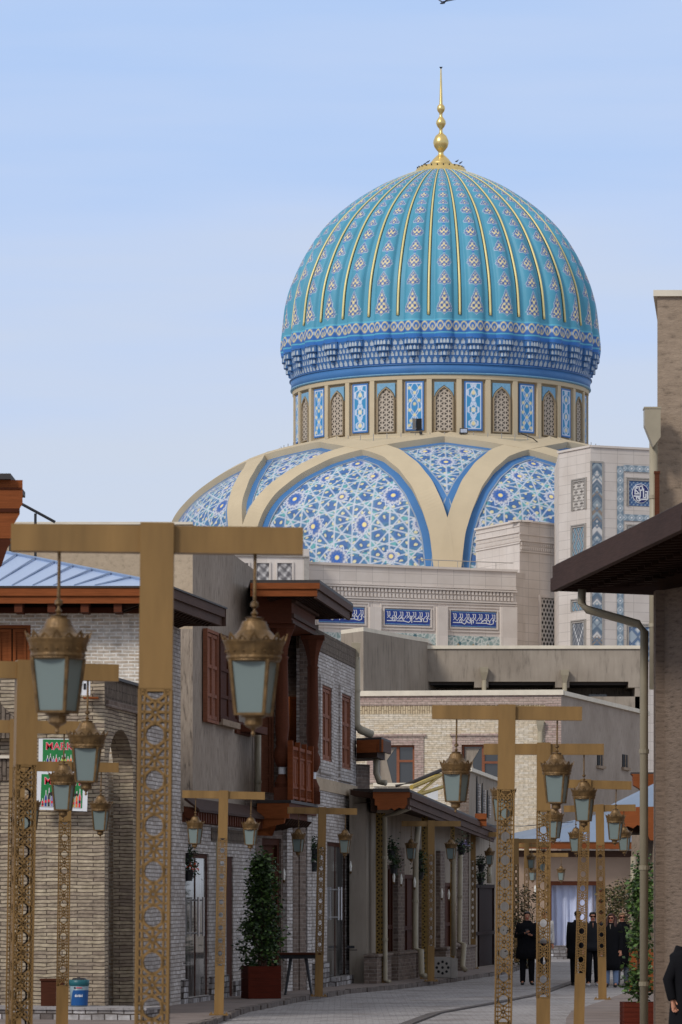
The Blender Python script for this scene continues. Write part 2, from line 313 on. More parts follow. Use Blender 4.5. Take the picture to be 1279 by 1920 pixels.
for a, b_ in zip(gt[:-1], gt[1:]):
    d = (b_ - a); nrm = V((d.y, -d.x, 0)).normalized(); gm.obox(a - nrm * .09 + V((0, 0, .0)), d, nrm * .18, (0, 0, .006))
    gm.obox(a + nrm * .09, d, nrm * .08, (0, 0, .03))
tag(gm.build('gutter', 'gut'), 'dark drainage gutter running along the street', kind='structure')
rp = [G(x, y, -.1) for x, y in [(1062, 1960), (1062, 1921), (1072, 1906), (1120, 1890), (1168, 1872), (1230, 1852)]]
strip(rp, [(9, 95), (9, 45)], -.1, 0, 'side_pavement', 'walk', 'brown pavement on the right side of the street')
# ================================================================ lamp posts
PH = 3.8
def lattice_mb():
    mb = MB(); w2 = .08; z1, z0 = PH - .79, .83; cell = .2275; n_ = int(round((z1 - z0) / cell)); cell = (z1 - z0) / n_
    def bar(F, a, b_, t=.009):
        t *= 1.45; o, U = F; (ax, az), (bx, bz) = a, b_; d = V((bx - ax, bz - az, 0)); l = d.length
        if l < 1e-5: return
        d /= l; p = (-d.y, d.x); T = V((-U.y, U.x, 0)) * .006
        q = [(ax + p[0] * t / 2, az + p[1] * t / 2), (ax - p[0] * t / 2, az - p[1] * t / 2), (bx - p[0] * t / 2, bz - p[1] * t / 2), (bx + p[0] * t / 2, bz + p[1] * t / 2)]
        mb.prism(q, o, U, (0, 0, 1), T); mb.m[-5] = 1  # inward face takes the painted shade colour
    for F in [(V((0, -w2, 0)), V((1, 0, 0))), (V((0, w2, 0)), V((-1, 0, 0))), (V((w2, 0, 0)), V((0, 1, 0))), (V((-w2, 0, 0)), V((0, -1, 0)))]:
        for s_ in (-1, 1):
            bar(F, (s_ * .074, z0), (s_ * .074, z1), .012); bar(F, (s_ * .051, z0), (s_ * .051, z1), .007)
        bar(F, (-.08, z0 + .004), (.08, z0 + .004), .01); bar(F, (-.08, z1 - .004), (.08, z1 - .004), .01)
        for k in range(n_):
            c = z0 + (k + .5) * cell; h = cell / 2
            for s_ in (-1, 1):
                for j in range(5): bar(F, (s_ * .051, c - h + (j + .5) * cell / 5), (s_ * .07, c - h + (j + .5) * cell / 5), .008)
                bar(F, (s_ * .012, c), (s_ * .051, c)); bar(F, (0, c + s_ * .012), (0, c + s_ * h * .50))
                for t_ in (-1, 1):
                    bar(F, (s_ * .009, c + t_ * .009), (s_ * .036, c + t_ * .040), .008)
                    bar(F, (s_ * .036, c + t_ * .040), (s_ * .051, c + t_ * .048), .007); bar(F, (s_ * .036, c + t_ * .040), (0, c + t_ * h * .50), .008)
                    bar(F, (s_ * .022, c + t_ * h * .56), (s_ * .044, c + t_ * h * .74), .009); bar(F, (s_ * .044, c + t_ * h * .74), (s_ * .051, c + t_ * h), .010)
                    bar(F, (0, c + t_ * h * .50), (s_ * .022, c + t_ * h * .56), .008)
            ring = [(.015 * math.cos(q * math.pi / 4), c + .015 * math.sin(q * math.pi / 4)) for q in range(9)]
            for a, b_ in zip(ring[:-1], ring[1:]): bar(F, a, b_, .009)
    return mb
def hexring(r, z, n=6, ph=0): return [(r * math.cos(ph + q * 2 * math.pi / n), r * math.sin(ph + q * 2 * math.pi / n), z) for q in range(n)]
def make_post():
    t = thing('lamp_post', '', 'lamp post')
    p = MB(); p.box(-.08, .08, -.08, .08, PH - .79, PH + .008); p.build('pole', 'gold', t); p = MB(); p.box(-.08, .08, -.08, .08, .0, .83); p.build('pole_foot', 'gold', t)
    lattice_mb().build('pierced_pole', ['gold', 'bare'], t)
    b_ = MB(); b_.box(-.7, -.0805, -.045, .065, PH - .133, PH - .004); b_.build('crossbar', 'gold', t); b_ = MB(); b_.box(.0805, .7, -.045, .065, PH - .133, PH - .004); b_.build('crossbar', 'gold', t)
    q = MB(); q.box(-.16, .16, -.15, .15, 0, .025)
    for sx_ in (-.13, .13):
        for sy in (-.12, .12): q.lathe([(.012, .025), (.012, .045), (.004, .05)], (sx_, sy, 0), 6)
    q.build('base_plate', 'gold', t)
    for s_ in (-1, 1):
        cx = s_ * .47; zt = PH - .133
        PHL = R(-68) if s_ < 0 else R(-60)
        a = MB(); a.lathe([(.008, -.22), (.008, 0)], (cx, 0, zt), 8); a.lathe([(.004, -.262), (.02, -.25), (.02, -.235), (.004, -.22)], (cx, 0, zt), 8)
        a.lathe([(.038, -.318), (.012, -.31), (.010, -.296), (.018, -.285), (.008, -.272), (.005, -.262)], (cx, 0, zt), 12)
        zb = zt - .775
        a.lathe([(.003, -.1), (.011, -.088), (.006, -.074), (.016, -.062), (.036, -.052), (.044, -.044), (.044, -.012), (.060, -.006), (.060, .0)], (cx, 0, zb), 14); a.lathe([(.102, .0), (.104, .012)], (cx, 0, zb), 4, PHL)
        a.lathe([(.011, .0), (.011, .49)], (cx, 0, zb), 6)
        for k in range(4):
            ang = k * math.pi / 2 + PHL; c_, s2 = math.cos(ang), math.sin(ang)
            a.chain([(cx + .098 * c_, .098 * s2, zb), (cx + .132 * c_, .132 * s2, zb + .268)], [.009, .0105], 6)
        ln = a.build('lantern', 'brass', t)
        gl_ = MB()
        r0 = [V((cx + x_, y_, z_)) for x_, y_, z_ in hexring(.094, zb + .006, 4, PHL)]; r1 = [V((cx + x_, y_, z_)) for x_, y_, z_ in hexring(.127, zb + .258, 4, PHL)]
        gl_.add(r0 + r1, [(k, (k + 1) % 4, (k + 1) % 4 + 4, k + 4) for k in range(4)]); gl_.build('glass', 'frost', ln)
        c = MB(); c.lathe([(.118, .256), (.128, .262), (.126, .275), (.142, .335), (.150, .352), (.150, .362), (.136, .365), (.10, .385), (.075, .41), (.062, .44), (.058, .452), (.042, .456), (.042, .466), (.05, .47), (.012, .476)], (cx, 0, zb), 24)
        for k in range(16):
            an = k * math.pi / 8; c_, s2 = math.cos(an), math.sin(an); hh = .036 if k % 2 == 0 else .022
            U = V((-s2, c_, 0)); N_ = V((c_, s2, .25))
            c.prism([(-.022, 0), (-.014, hh * .55), (0, hh), (.014, hh * .55), (.022, 0), (.012, 0), (0, hh * .55), (-.012, 0)], V((cx + .146 * c_, .146 * s2, zb + .358)), U, V((c_ * .3, s2 * .3, 1)), N_ * .006)
            c.lathe([(.0, -.008), (.009, 0), (.0, .008)], (cx + .134 * c_, .134 * s2, zb + .305), 6)
        c.lathe([(.1305, .27), (.134, .274), (.134, .282), (.1325, .286)], (cx, 0, zb), 24)
        c.build('crown', 'brass', ln)
    return t
proto = make_post()
posts = [ # top centre px, top y, ref bottom px, ref y, yaw, label
 (296, 985, 285.5, 1920, .02, 'tall gold lamp post nearest the camera, the largest one'),
 (51, 1240, 39, 1920, .20, 'gold lamp post at the left frame edge, second nearest on the left'),
 (34, 1350, 26, 1900, .08, 'gold lamp post mostly hidden behind the one at the left frame edge'),
 (124, 1428, 117, 1900, .08, 'slim gold lamp post in front of the rough brick wall and teal bucket'),
 (420, 1483, 411, 1895, .02, 'gold lamp post beside the glass shop door and downpipe, left of the planter'),
 (605, 1514, 598, 1860, .06, 'gold lamp post next to the dark wooden table'),
 (809, 1539, 808.6, 1840, .03, 'gold lamp post in front of the low porch, beside the pierced vent box'),
 (887, 1560, 887, 1830, .03, 'gold lamp post in front of the dark gate beyond the porch'),
 (968, 1575, 969, 1800, .06, 'small distant gold lamp post behind the man holding a phone'),
 (988, 1583, 988, 1800, -.04, 'thin distant gold lamp post above the head of the man with a phone'),
 (1026, 1600, 1026, 1780, .0, 'farthest gold lamp post, mostly hidden, its lantern before the peach wall'),
 (951.5, 1323, 944, 1915, -.05, 'largest gold lamp post of the right-hand row, in the middle of the street'),
 (1020, 1394, 1019, 1915, -.03, 'second gold lamp post of the right-hand row, between the phone man and the curtain'),
 (1099, 1462, 1086, 1915, -.03, 'third gold lamp post of the right-hand row, before the white curtain'),
 (1125, 1509, 1130.5, 1880, -.09, 'fourth gold lamp post of the right-hand row, in front of the auburn-haired woman')]
for i, (tx, ty, bx, by, yaw, lab) in enumerate(posts):
    Y = (PH - CZ) * FP / (HZ - ty); o = proto if i == 0 else copy_tree(proto)
    sink = 0
    if i in (8, 9, 10): Y, sink = ((131, -.02), (136, -.10), (140.5, -.36))[i - 8]
    slope = (tx - bx) / (by - ty); basex = tx - slope * (PH * FP / Y)
    o.location = ((basex - 640) / FP * Y, Y, sink); o.rotation_euler = (0, math.atan(slope), yaw)
    tag(o, lab, 'lamp post', 'gold lamp posts lining the street')
# ================================================================ dome building
DX, DY = 7.7, 330.0
lib = thing('domed_library', 'huge blue ribbed dome on a cream drum above white stone walls, far behind the street', 'domed building', (DX, DY, 0))
LO = (DX, DY, 0)
prof = [(11.92, 43.62), (12.0, 44.3), (11.9, 45.4), (11.64, 47.6), (11.12, 49.4), (10.12, 51.55), (8.78, 53.5), (7.05, 55.15), (4.95, 56.6), (2.9, 57.6), (1.9, 57.95)]
def resample(pr, n_):
    p = np.array(pr, float); t = np.concatenate([[0], np.cumsum(np.linalg.norm(np.diff(p, axis=0), axis=1))])
    # catmull-rom style smoothing
    tt = np.linspace(0, t[-1], n_ + 1); outp = []
    for a in tt:
        i = min(max(int(np.searchsorted(t, a) - 1), 0), len(p) - 2); u = (a - t[i]) / (t[i + 1] - t[i])
        p0, p1, p2, p3 = p[max(i - 1, 0)], p[i], p[i + 1], p[min(i + 2, len(p) - 1)]
        outp.append(.5 * ((2 * p1) + (-p0 + p2) * u + (2 * p0 - 5 * p1 + 4 * p2 - p3) * u * u + (-p0 + 3 * p1 - 3 * p2 + p3) * u ** 3))
    return np.array(outp), tt
NV = 330; pr, arc = resample(prof, NV); NU = 32 * 36
th = np.linspace(-math.pi, math.pi, NU + 1); TH, AR = np.meshgrid(th, arc); RR = pr[:, 0][:, None] * np.ones_like(TH); ZZ = pr[:, 1][:, None] * np.ones_like(TH)
ph_ = (TH / (2 * math.pi) * 32); fr = (ph_ + .5) % 1 - .5; pp = np.abs(fr) * 2     # 0 lobe centre, 1 at the gilded bar
fade = (RR / 12) ** .7
lobe = .40 * fade * np.sqrt(np.clip(1 - (pp / .56) ** 2, 0, 1)) - .06 * np.clip((pp - .56) / .44, 0, 1) * 0
RL = RR + lobe
pos = np.stack([DX + RL * np.sin(TH), DY - RL * np.cos(TH), ZZ], -1)
col = np.zeros(TH.shape + (3,)) + TQ
wid = RR * 2 * math.pi / 32; X_ = fr * wid        # metres across the lobe
sm = lambda a, s_=.03: np.clip(.5 + a / (2 * s_), 0, 1)
# darker edge lines along the lobe
meds = []
s0 = arc[np.searchsorted(pr[:, 1], 45.55)] - .0; big = 1.95; cur = s0; k = 0
spec = [(1.75, .56), (1.08, .49), (1.08, .47), (.88, .43), (.92, .43), (.68, .38), (.80, .38), (.62, .33), (.70, .34), (.55, .28), (.60, .28), (.5, .24), (.5, .22), (.42, .18), (.42, .15), (.35, .11), (.3, .09)]
for h, hw in spec:
    meds.append((cur, h, hw, k)); cur += h + (.36 if k < 6 else .28 if k < 10 else .2); k += 1
for s_, h, hw, k in meds:
    v_ = (AR - s_) / h; u_ = X_ / hw
    if k % 2 == 0 and k > 0: prf = np.where(v_ < .3, .72 + .28 * np.sin(np.clip(v_, 0, .3) / .3 * 1.57), (1 - ((v_ - .3) / .7).clip(0, 1) ** 1.7)) + .07 * np.cos(v_ * 24)
    else: prf = np.where(v_ < .12, .9 + .2 * v_, np.clip(1 - ((v_ - .12) / .88).clip(0, 1) ** 1.15, 0, 1)) - .1 * np.exp(-((v_ - .45) / .07) ** 2) + .06 * np.exp(-((v_ - .62) / .06) ** 2)
    dpt = .12 * np.clip(1 - np.abs(u_) * 2.5, 0, 1)
    ins = np.minimum((prf - np.abs(u_)) * hw, np.minimum((v_ + dpt) * h, (1 - v_) * h))
    col = paint(col, sm(ins + .035, .02), WH); col = paint(col, sm(ins - .01, .02), C3('#41679f')); 
    col = paint(col, sm(ins - .095, .02), WH * .85); col = paint(col, sm(ins - .125, .02), C3('#7d8fb0'))
    lace = np.sin(u_ * 9.5 + 1.57) * np.sin(v_ * h * 15 + .4) + .5 * np.cos(u_ * 5 + v_ * h * 9) * np.cos(u_ * 5 - v_ * h * 9)
    col = paint(col, (ins > .11) * sm(lace - .15, .15), C3('#ead9a0')); col = paint(col, (ins > .11) * sm(-lace - .30, .15), C3('#45609c'))
    col = paint(col, sm(.09 - np.hypot(X_, (AR - s_ - h - .2) * .7)) * (k < 12), C3('#3f78bd'))
# band of ornament at the base of the dome
zb0, zb1 = 44.02, 44.98
inb = (ZZ > zb0) & (ZZ < zb1); a_ = arc[np.searchsorted(pr[:, 1], zb0)]; vv = (AR - a_) / (zb1 - zb0)
uu = (ph_ * 4) % 1 - .5
col = paint(col, inb * 1.0, C3('#3a6db4'))
oval = np.abs(np.hypot(uu * 2.3, (vv - .5) * 2.3) - .85)
col = paint(col, inb * sm(.13 - oval, .06), C3('#dccf9a')); col = paint(col, inb * sm(.28 - np.hypot(uu * 2, (vv - .4) * 1.6), .06) * .8, C3('#cfc49a'))
uu2 = (ph_ * 4 + .5) % 1 - .5
col = paint(col, inb * sm(.2 - np.hypot(uu2 * 3, (vv - .55) * 1.3), .05), C3('#8fb4ea'))
for zl in (zb0, zb1): col = paint(col, sm(.04 - np.abs(ZZ - zl), .03), C3('#6cc2d8'))
col = paint(col, sm(zb0 - .06 - ZZ, .05), C3('#3d79c4'))
dome = cgrid('dome', pos, col, NU, NV, lib, LO, smooth=True)
# gilded bars between lobes
for k in range(32):
    a = (k + .5) * 2 * math.pi / 32; mbb = MB(); mk = MB(); i0 = int(np.searchsorted(pr[:, 1], 45.35)); pts = []; rd = []; pk = []
    for i in list(range(i0, NV - 2, 6)) + [NV - 2]:
        r_ = pr[i, 0] + .05; rr_ = .028 + .062 * pr[i, 0] / 12; pts.append((DX + r_ * math.sin(a), DY - r_ * math.cos(a), pr[i, 1])); rd.append(rr_)
    mbb.chain(pts, rd, 8); ob = mbb.build('gilded_bar', 'goldbar', dome, LO, True)
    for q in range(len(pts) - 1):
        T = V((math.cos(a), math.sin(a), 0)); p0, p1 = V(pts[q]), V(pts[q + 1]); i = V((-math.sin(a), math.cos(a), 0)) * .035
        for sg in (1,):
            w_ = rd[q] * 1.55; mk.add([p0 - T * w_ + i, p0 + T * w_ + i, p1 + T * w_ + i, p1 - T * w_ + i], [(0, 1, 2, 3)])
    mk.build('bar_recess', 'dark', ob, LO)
# muqarnas cornice
NU2, NV2 = 32 * 40, 80
mp_, arc2 = resample([(11.5, 41.8), (11.6, 42.05), (11.82, 42.95), (11.98, 43.68)], NV2)
TH, AR = np.meshgrid(np.linspace(-math.pi, math.pi, NU2 + 1), arc2); RR = mp_[:, 0][:, None] * np.ones_like(TH); ZZ = mp_[:, 1][:, None] * np.ones_like(TH)
rows = [(41.86, .5, 5, 0), (42.37, .42, 7, .5), (42.80, .40, 7, 0), (43.21, .42, 5, .5)]
col = np.zeros(TH.shape + (3,)) + C3('#416fa6'); RL = RR.copy()
for z0, h, cnt, off in rows:
    u_ = ((TH / (2 * math.pi) * 32 * cnt + off) % 1) - .5; v_ = (ZZ - z0) / h
    half = .31 * np.clip(1 - np.clip((v_ - .35) / .6, 0, 1) ** 1.8, 0, 1)
    inside = (np.abs(u_) < half) & (v_ > .05) & (v_ < .95)
    RL -= inside * .05
    col = paint(col, inside * 1.0, C3('#bccad6')); col = paint(col, (inside & (np.abs(u_) < half * .4) & (v_ < .6)) * .4, C3('#b0a890'))
    col = paint(col, (np.abs(ZZ - z0) < .03) * .7, C3('#2f5590'))
cgrid('muqarnas_cornice', np.stack([DX + RL * np.sin(TH), DY - RL * np.cos(TH), ZZ], -1), col, NU2, NV2, lib, LO)
pnt = plain('pale_niche_tile', S('#b3bec6'), .5)
for k in range(32):
    mq = MB()
    a = k * 2 * math.pi / 32; T = V((math.cos(a), math.sin(a), 0)); N_ = V((math.sin(a), -math.cos(a), 0))
    for (z0, z1, w_, R0, dp) in ((43.2, 43.72, .70, 11.84, .42), (42.77, 43.2, .52, 11.74, .38), (42.33, 42.77, .30, 11.64, .32), (42.1, 42.33, .12, 11.55, .22)):
        o = V((DX, DY, z0)) + N_ * R0
        poly = [(-w_, 0), (w_, 0), (w_, dp * .45), (w_ * .5, dp), (-w_ * .5, dp), (-w_, dp * .45)]
        mq.mat(0).prism(poly, o, T, N_, V((0, 0, z1 - z0)))
        mq.mat(0).prism([(p[0] * 1.07, p[1] * 1.08) for p in poly], o + V((0, 0, z1 - z0 - .07)), T, N_, V((0, 0, .068)))
        if w_ > .2:
            for c_ in ((-.24, 0, .24) if w_ > .6 else (-.15, .15) if w_ > .4 else (0,)):
                mq.mat(1).prism([(-.09, .04), (.09, .04), (.09, .22), (0, .38), (-.09, .22)], o + N_ * (dp - .004) + T * c_, T, V((0, 0, 1)), N_ * .02)
            for s_ in (-1, 1):
                e0 = T * (s_ * w_) + N_ * (dp * .45); e1 = T * (s_ * w_ * .5) + N_ * dp; mid = (e0 + e1) / 2; E = (e1 - e0).normalized() * s_ * -1; nn_ = V((E.y, -E.x, 0)); 
                if nn_.dot(N_) < 0: nn_ = -nn_
                mq.mat(1).prism([(-.08, .04), (.08, .04), (.08, .22), (0, .38), (-.08, .22)], o + mid - nn_ * .004, E, V((0, 0, 1)), nn_ * .02)
    mq.build('muqarnas_bracket', ['btile2', pnt], lib, LO)

r_ = MB(); r_.lathe([(11.3, 40.93), (11.5, 40.96), (11.62, 41.02), (11.62, 41.09)], (DX, DY, 0), 160); r_.build('light_blue_ring', 'ltile', lib, LO, True)
r_ = MB(); r_.lathe([(11.5, 41.09), (11.58, 41.12), (11.55, 41.4), (11.62, 41.68)], (DX, DY, 0), 160); r_.build('cobalt_ring', 'btile', lib, LO, True)
r_ = MB(); r_.lathe([(11.62, 41.68), (11.70, 41.72), (11.70, 41.78), (11.5, 41.82)], (DX, DY, 0), 160); r_.build('upper_ring', 'btile2', lib, LO, True)
# drum
dr = MB(); dr.lathe([(11.2, 36.3), (11.2, 40.95)], (DX, DY, 0), 128)
dr.mat(1).lathe([(11.25, 40.62), (11.44, 40.65), (11.47, 40.93), (11.3, 40.935)], (DX, DY, 0), 160)
dr.mat(1).lathe([(11.6, 35.2), (11.9, 35.3), (11.9, 35.9), (11.62, 36.05), (11.62, 36.3), (11.46, 36.4), (11.46, 36.6), (11.3, 36.61)], (DX, DY, 0), 160)
dr.build('drum', ['tan', 'cream'], lib, LO)
def arab1(u, v, w_, h_):
    c = np.zeros(u.shape + (3,)) + C3('#3f8cc2'); x_ = (u / w_ - .5) * 2; y = v / h_
    vine = np.minimum(np.abs(np.abs(x_) - (.45 + .35 * np.cos(y * 12.6))), np.abs(np.abs(x_) - .45 * np.abs(np.sin(y * 9.4)))) * w_
    c = paint(c, sm(.035 - vine * .6, .02), C3('#d5deef'))
    for yy, xx in ((.2, .42), (.42, .55), (.32, 0), (.62, .5), (.78, 0), (.55, 0), (.88, .6), (.1, .62)):
        d = np.hypot((np.abs(x_) - xx) * .5, (y - yy) * 2.6); c = paint(c, sm(.085 - d - .05 * (y - yy) * 8, .03), C3('#e6d8a6'))
    e_ = np.minimum(np.minimum(u, w_ - u), np.minimum(v, h_ - v)); c = paint(c, sm(.13 - e_, .02), C3('#4a78b8')); c = paint(c, sm(.035 - np.abs(e_ - .11), .02), C3('#dde6f2')); return c
def arab2(u, v, w_, h_):
    c = np.zeros(u.shape + (3,)) + C3('#4090c0'); x_ = np.abs((u / w_ - .5) * 2); y = v / h_
    for yc, hh, ww in ((.78, .16, .8), (.42, .14, .7), (.14, .12, .6)):
        d = np.abs(x_ / ww + np.abs(y - yc) / hh - 1 + .15 * np.cos((y - yc) / hh * 9)); c = paint(c, sm(.16 - d, .06), C3('#ccd6e8')); c = paint(c, sm(.25 - np.hypot(x_, (y - yc) * 5), .06), C3('#e9d9a8'))
    c = paint(c, sm(.05 - np.abs(x_ - .3 * np.abs(np.sin(y * 15))), .03), C3('#dbe3f0'))
    e_ = np.minimum(np.minimum(u, w_ - u), np.minimum(v, h_ - v)); c = paint(c, sm(.13 - e_, .02), C3('#4a78b8')); c = paint(c, sm(.035 - np.abs(e_ - .11), .02), C3('#dde6f2')); return c
def lattice(u, v, w_, h_, s_=.30, open_=.17):
    c = np.zeros(u.shape + (3,)) + C3('#c3b5a4'); d = np.full(u.shape, 9.)
    for ang in (0, 60, 120):
        a = math.radians(ang); q = (u - w_ / 2) * math.cos(a) + v * math.sin(a); q2 = -(u - w_ / 2) * math.sin(a) + v * math.cos(a); d = np.minimum(d, np.abs((q / s_ + .5) % 1 - .5) * s_)
    hole = sm(d - .045, .02); a60 = None
    return paint(c, hole, C3('#2c2826'))
res = .055
for k in range(32):
    a = k * 2 * math.pi / 32; T = V((math.cos(a), math.sin(a), 0)); N_ = V((math.sin(a), -math.cos(a), 0)); Z = V((0, 0, 1))
    c0 = V((DX, DY, 0)) + N_ * 11.2
    # pilaster between bays
    a2 = a + math.pi / 32; T2 = V((math.cos(a2), math.sin(a2), 0)); N2 = V((math.sin(a2), -math.cos(a2), 0)); pm = MB()
    pm.obox(V((DX, DY, 36.6)) + N2 * 11.15 - T2 * .19, T2 * .38, N2 * .27, Z * 4.04); pm.build('pilaster', 'cream', lib, LO)
    if math.cos(a) < -.25: continue
    fm = MB(); wn = .80 if k % 2 == 0 else .74
    if k % 2 == 0:
        wd = lib; fr_ = MB()
        ar = [(-.70, 0), (-.70, 2.5), (-.62, 2.82), (-.38, 3.14), (0, 3.42), (.38, 3.14), (.62, 2.82), (.70, 2.5), (.70, 0)]
        inn = [(-.63, .07), (-.63, 2.49), (-.55, 2.78), (-.34, 3.06), (0, 3.31), (.34, 3.06), (.55, 2.78), (.63, 2.49), (.63, .07)]
        o = c0 + Z * 36.72
        n_ = len(ar)
        for q in range(n_ - 1):
            fr_.prism([ar[q], ar[q + 1], inn[q + 1], inn[q]], o - N_ * .02, T, Z, N_ * .2)
        fr_.prism([(-.70, 0), (.70, 0), (.63, .07), (-.63, .07)], o - N_ * .02, T, Z, N_ * .2)
        win = fr_.build('window', 'tan', lib, LO)
        # lattice clipped to the arch by shaping the grid
        nu, nv = 28, 66; us, vs_ = np.meshgrid(np.linspace(-1, 1, nu + 1), np.linspace(0, 1, nv + 1))
        top = np.interp(np.abs(us) * .63, [0, .34, .55, .63], [3.30, 3.05, 2.77, 2.48]); yy = .08 + vs_ * (top - .08)
        posl = np.array(tuple(o + N_ * .05)) + us[..., None] * .63 * np.array(tuple(T)) + yy[..., None] * np.array((0, 0, 1.))
        nuf = cgrid('lattice', posl, lattice((us + 1) * .63, yy, 1.26, 3.2, .33), nu, nv, win, LO, 'vcm')
        sp = MB()
        for s_ in (-1, 1): sp.prism([(s_ * .72, 2.62), (s_ * .72, 3.70), (0, 3.70), (0, 3.47), (s_ * .40, 3.19), (s_ * .65, 2.88)], o - N_ * .02, T, Z, N_ * .13)
        sp.build('spandrel', 'ltile', win, LO)
    else:
        panel('tile_panel', c0 + Z * 36.86 - T * .66 + N_ * .08, T, Z, 1.32, 3.60, arab1 if (k // 2) % 2 == 1 else arab2, res, lib, LO)
        fm.obox(c0 + Z * 36.82 - T * .70 - N_ * .02, T * 1.40, N_ * .09, Z * 3.68)
        fm.build('panel_surround', 'btile', lib, LO)
    if k == 31:
        hm = MB(); hm.obox(c0 + Z * 36.85 + T * .12 + N_ * .09, T * .42, N_ * .03, Z * .85); hat = hm.build('hatch_opening', 'dark', lib, LO)
        hm = MB(); hm.obox(c0 + Z * 36.85 + T * .10 + N_ * .1, V((-.25, -.30, 0)), N_ * .03, Z * .85); hm.build('hatch_leaf', 'vent', lib, LO)
# finial
fz = 58.2
f1 = MB(); f1.lathe([(2.15, 57.7), (2.2, 57.82), (2.02, 57.95), (1.95, 58.15), (1.72, 58.36), (1.68, 58.42), (.85, 58.5), (.86, 58.7), (.74, 58.8), (.62, 58.98), (.42, 59.18), (.22, 59.35), (.2, 59.55), (.35, 59.72), (.52, 59.95), (.6, 60.25), (.58, 60.45), (.42, 60.8), (.2, 60.98), (.13, 61.1), (.13, 61.35), (.26, 61.5), (.38, 61.75), (.36, 61.95), (.2, 62.2), (.12, 62.3), (.13, 62.55), (.25, 62.7), (.32, 62.9), (.28, 63.1), (.14, 63.25), (.13, 63.3), (.05, 65.9), (.05, 66.0)], (DX + .03, DY, 0), 28)
fin = f1.build('finial', 'gild', lib, LO, True)
f2 = MB(); f2.lathe([(.03, 65.95), (.06, 66.05), (.14, 66.13), (.02, 66.15)], (DX + .03, DY, 0), 10); f2.build('finial_tip', 'iron', fin, LO)
bm_ = MB()
for k in range(24):
    a = k * math.pi / 12 + .1; bm_.lathe([(.05, 0), (.05, .1), (0, .12)], (DX + 1.80 * math.sin(a), DY - 1.80 * math.cos(a), 58.28), 6)
bm_.build('collar_bolt', 'iron', fin, LO)
# shell under the drum
sprof = [(20.9, 22.0), (20.9, 25.5), (20.8, 28.0), (20.35, 30.5), (19.1, 32.2), (17.2, 33.7), (14.9, 35.0), (12.8, 35.75), (11.6, 36.1)]
NU3, NV3 = 2300, 330; sp_, arc3 = resample(sprof, NV3); TH, AR = np.meshgrid(np.linspace(-math.pi, math.pi, NU3 + 1), arc3)
RR = sp_[:, 0][:, None] * np.ones_like(TH); ZZ = sp_[:, 1][:, None] * np.ones_like(TH)
ang8 = TH * 8 / (2 * math.pi); xu = TH * 17.0; yv = AR
col = np.zeros(TH.shape + (3,)) + C3('#527fa6')
def penta(x_, y, s_, wd, sh):
    d = np.full(x_.shape, 9.); f = np.zeros(x_.shape)
    for j in range(5):
        a = j * math.pi / 5 + .157 * 0; q = (x_ * math.cos(a) + y * math.sin(a)) / s_ + sh[j]; d = np.minimum(d, np.abs((q + .5) % 1 - .5) * s_); f += np.cos(2 * math.pi * q)
    return d, f
d, f = penta(xu, yv, 1.15, .1, (0, .2, .4, .4, .2)); d2, f2_ = penta(xu + .4, yv + .25, .46, .1, (.3, .1, .2, .2, .1))
col = paint(col, sm(f - 1.1, .2), C3('#64a8ac')); col = paint(col, sm(-f - 1.2, .2), C3('#4a6fa6')); col = paint(col, sm(f2_ - 1.9, .25), C3('#d9d0a6'))
col = paint(col, sm(.10 - np.abs(f2_ - 1.1) * .16, .04) * .75, C3('#3c5d88'))
col = paint(col, sm(.046 - d, .025), C3('#c3cad6'))
# rosettes on a staggered net
for row, rz_ in enumerate([2.0, 4.6, 7.0, 9.3, 11.5, 13.4, 15.3]):
    dth = math.radians(11.25); off = 0 if row % 2 else .5
    q = TH / dth + off; fr_ = q - np.round(q); xx = fr_ * dth * RR; yy = AR - rz_; rho = np.hypot(xx, yy); an = np.arctan2(yy, xx)
    idx = np.round(q + (row % 2 == 0) * .5).astype(int); rad = np.where((idx + row // 2) % 2 == 0, .9, .5) * (1 if row < 4 else .8); star = rad * (.86 + .14 * np.cos(12 * an))
    col = paint(col, sm(star + .09 - rho, .03), C3('#d3dae4')); col = paint(col, sm(star - rho, .03), C3('#5a74a8'))
    pet = np.abs(np.sin(6 * an)) * rho; col = paint(col, sm(.13 - np.abs(rho - rad * .72) - .1 * np.abs(np.sin(6 * an)), .05), C3('#c9c9cf'))
    col = paint(col, sm(rad * (.42 + .1 * np.cos(12 * an)) - rho, .03), C3('#2f62b4')); col = paint(col, sm(.17 - rho, .03), C3('#f0dc96'))
shell = cgrid('tiled_shell', np.stack([DX + RR * np.sin(TH), DY - RR * np.cos(TH), ZZ], -1), col, NU3, NV3, lib, LO, smooth=True)
def srf(thd, z, up):       # point on the shell raised by up
    i = np.interp(z, sp_[:, 1], np.arange(len(sp_))); r0 = np.interp(i, np.arange(len(sp_)), sp_[:, 0])
    r1 = np.interp(z + .3, sp_[:, 1], sp_[:, 0]); r2 = np.interp(z - .3, sp_[:, 1], sp_[:, 0]); sl = math.atan2(r2 - r1, .6)
    r = r0 + up * math.cos(sl); zz = z + up * math.sin(sl); t = math.radians(thd); return V((DX + r * math.sin(t), DY - r * math.cos(t), zz))
ctrl_t = [0.0, .35, 1.4, 2.9, 5.2, 8.6, 13.5, 18, 22.5, 27, 31.5, 36, 40.5, 45.0]; ctrl_z = [22.5, 25, 28.4, 30.1, 31.7, 33.05, 34.15, 34.62, 34.92, 35.15, 35.36, 35.55, 35.75, 35.95]
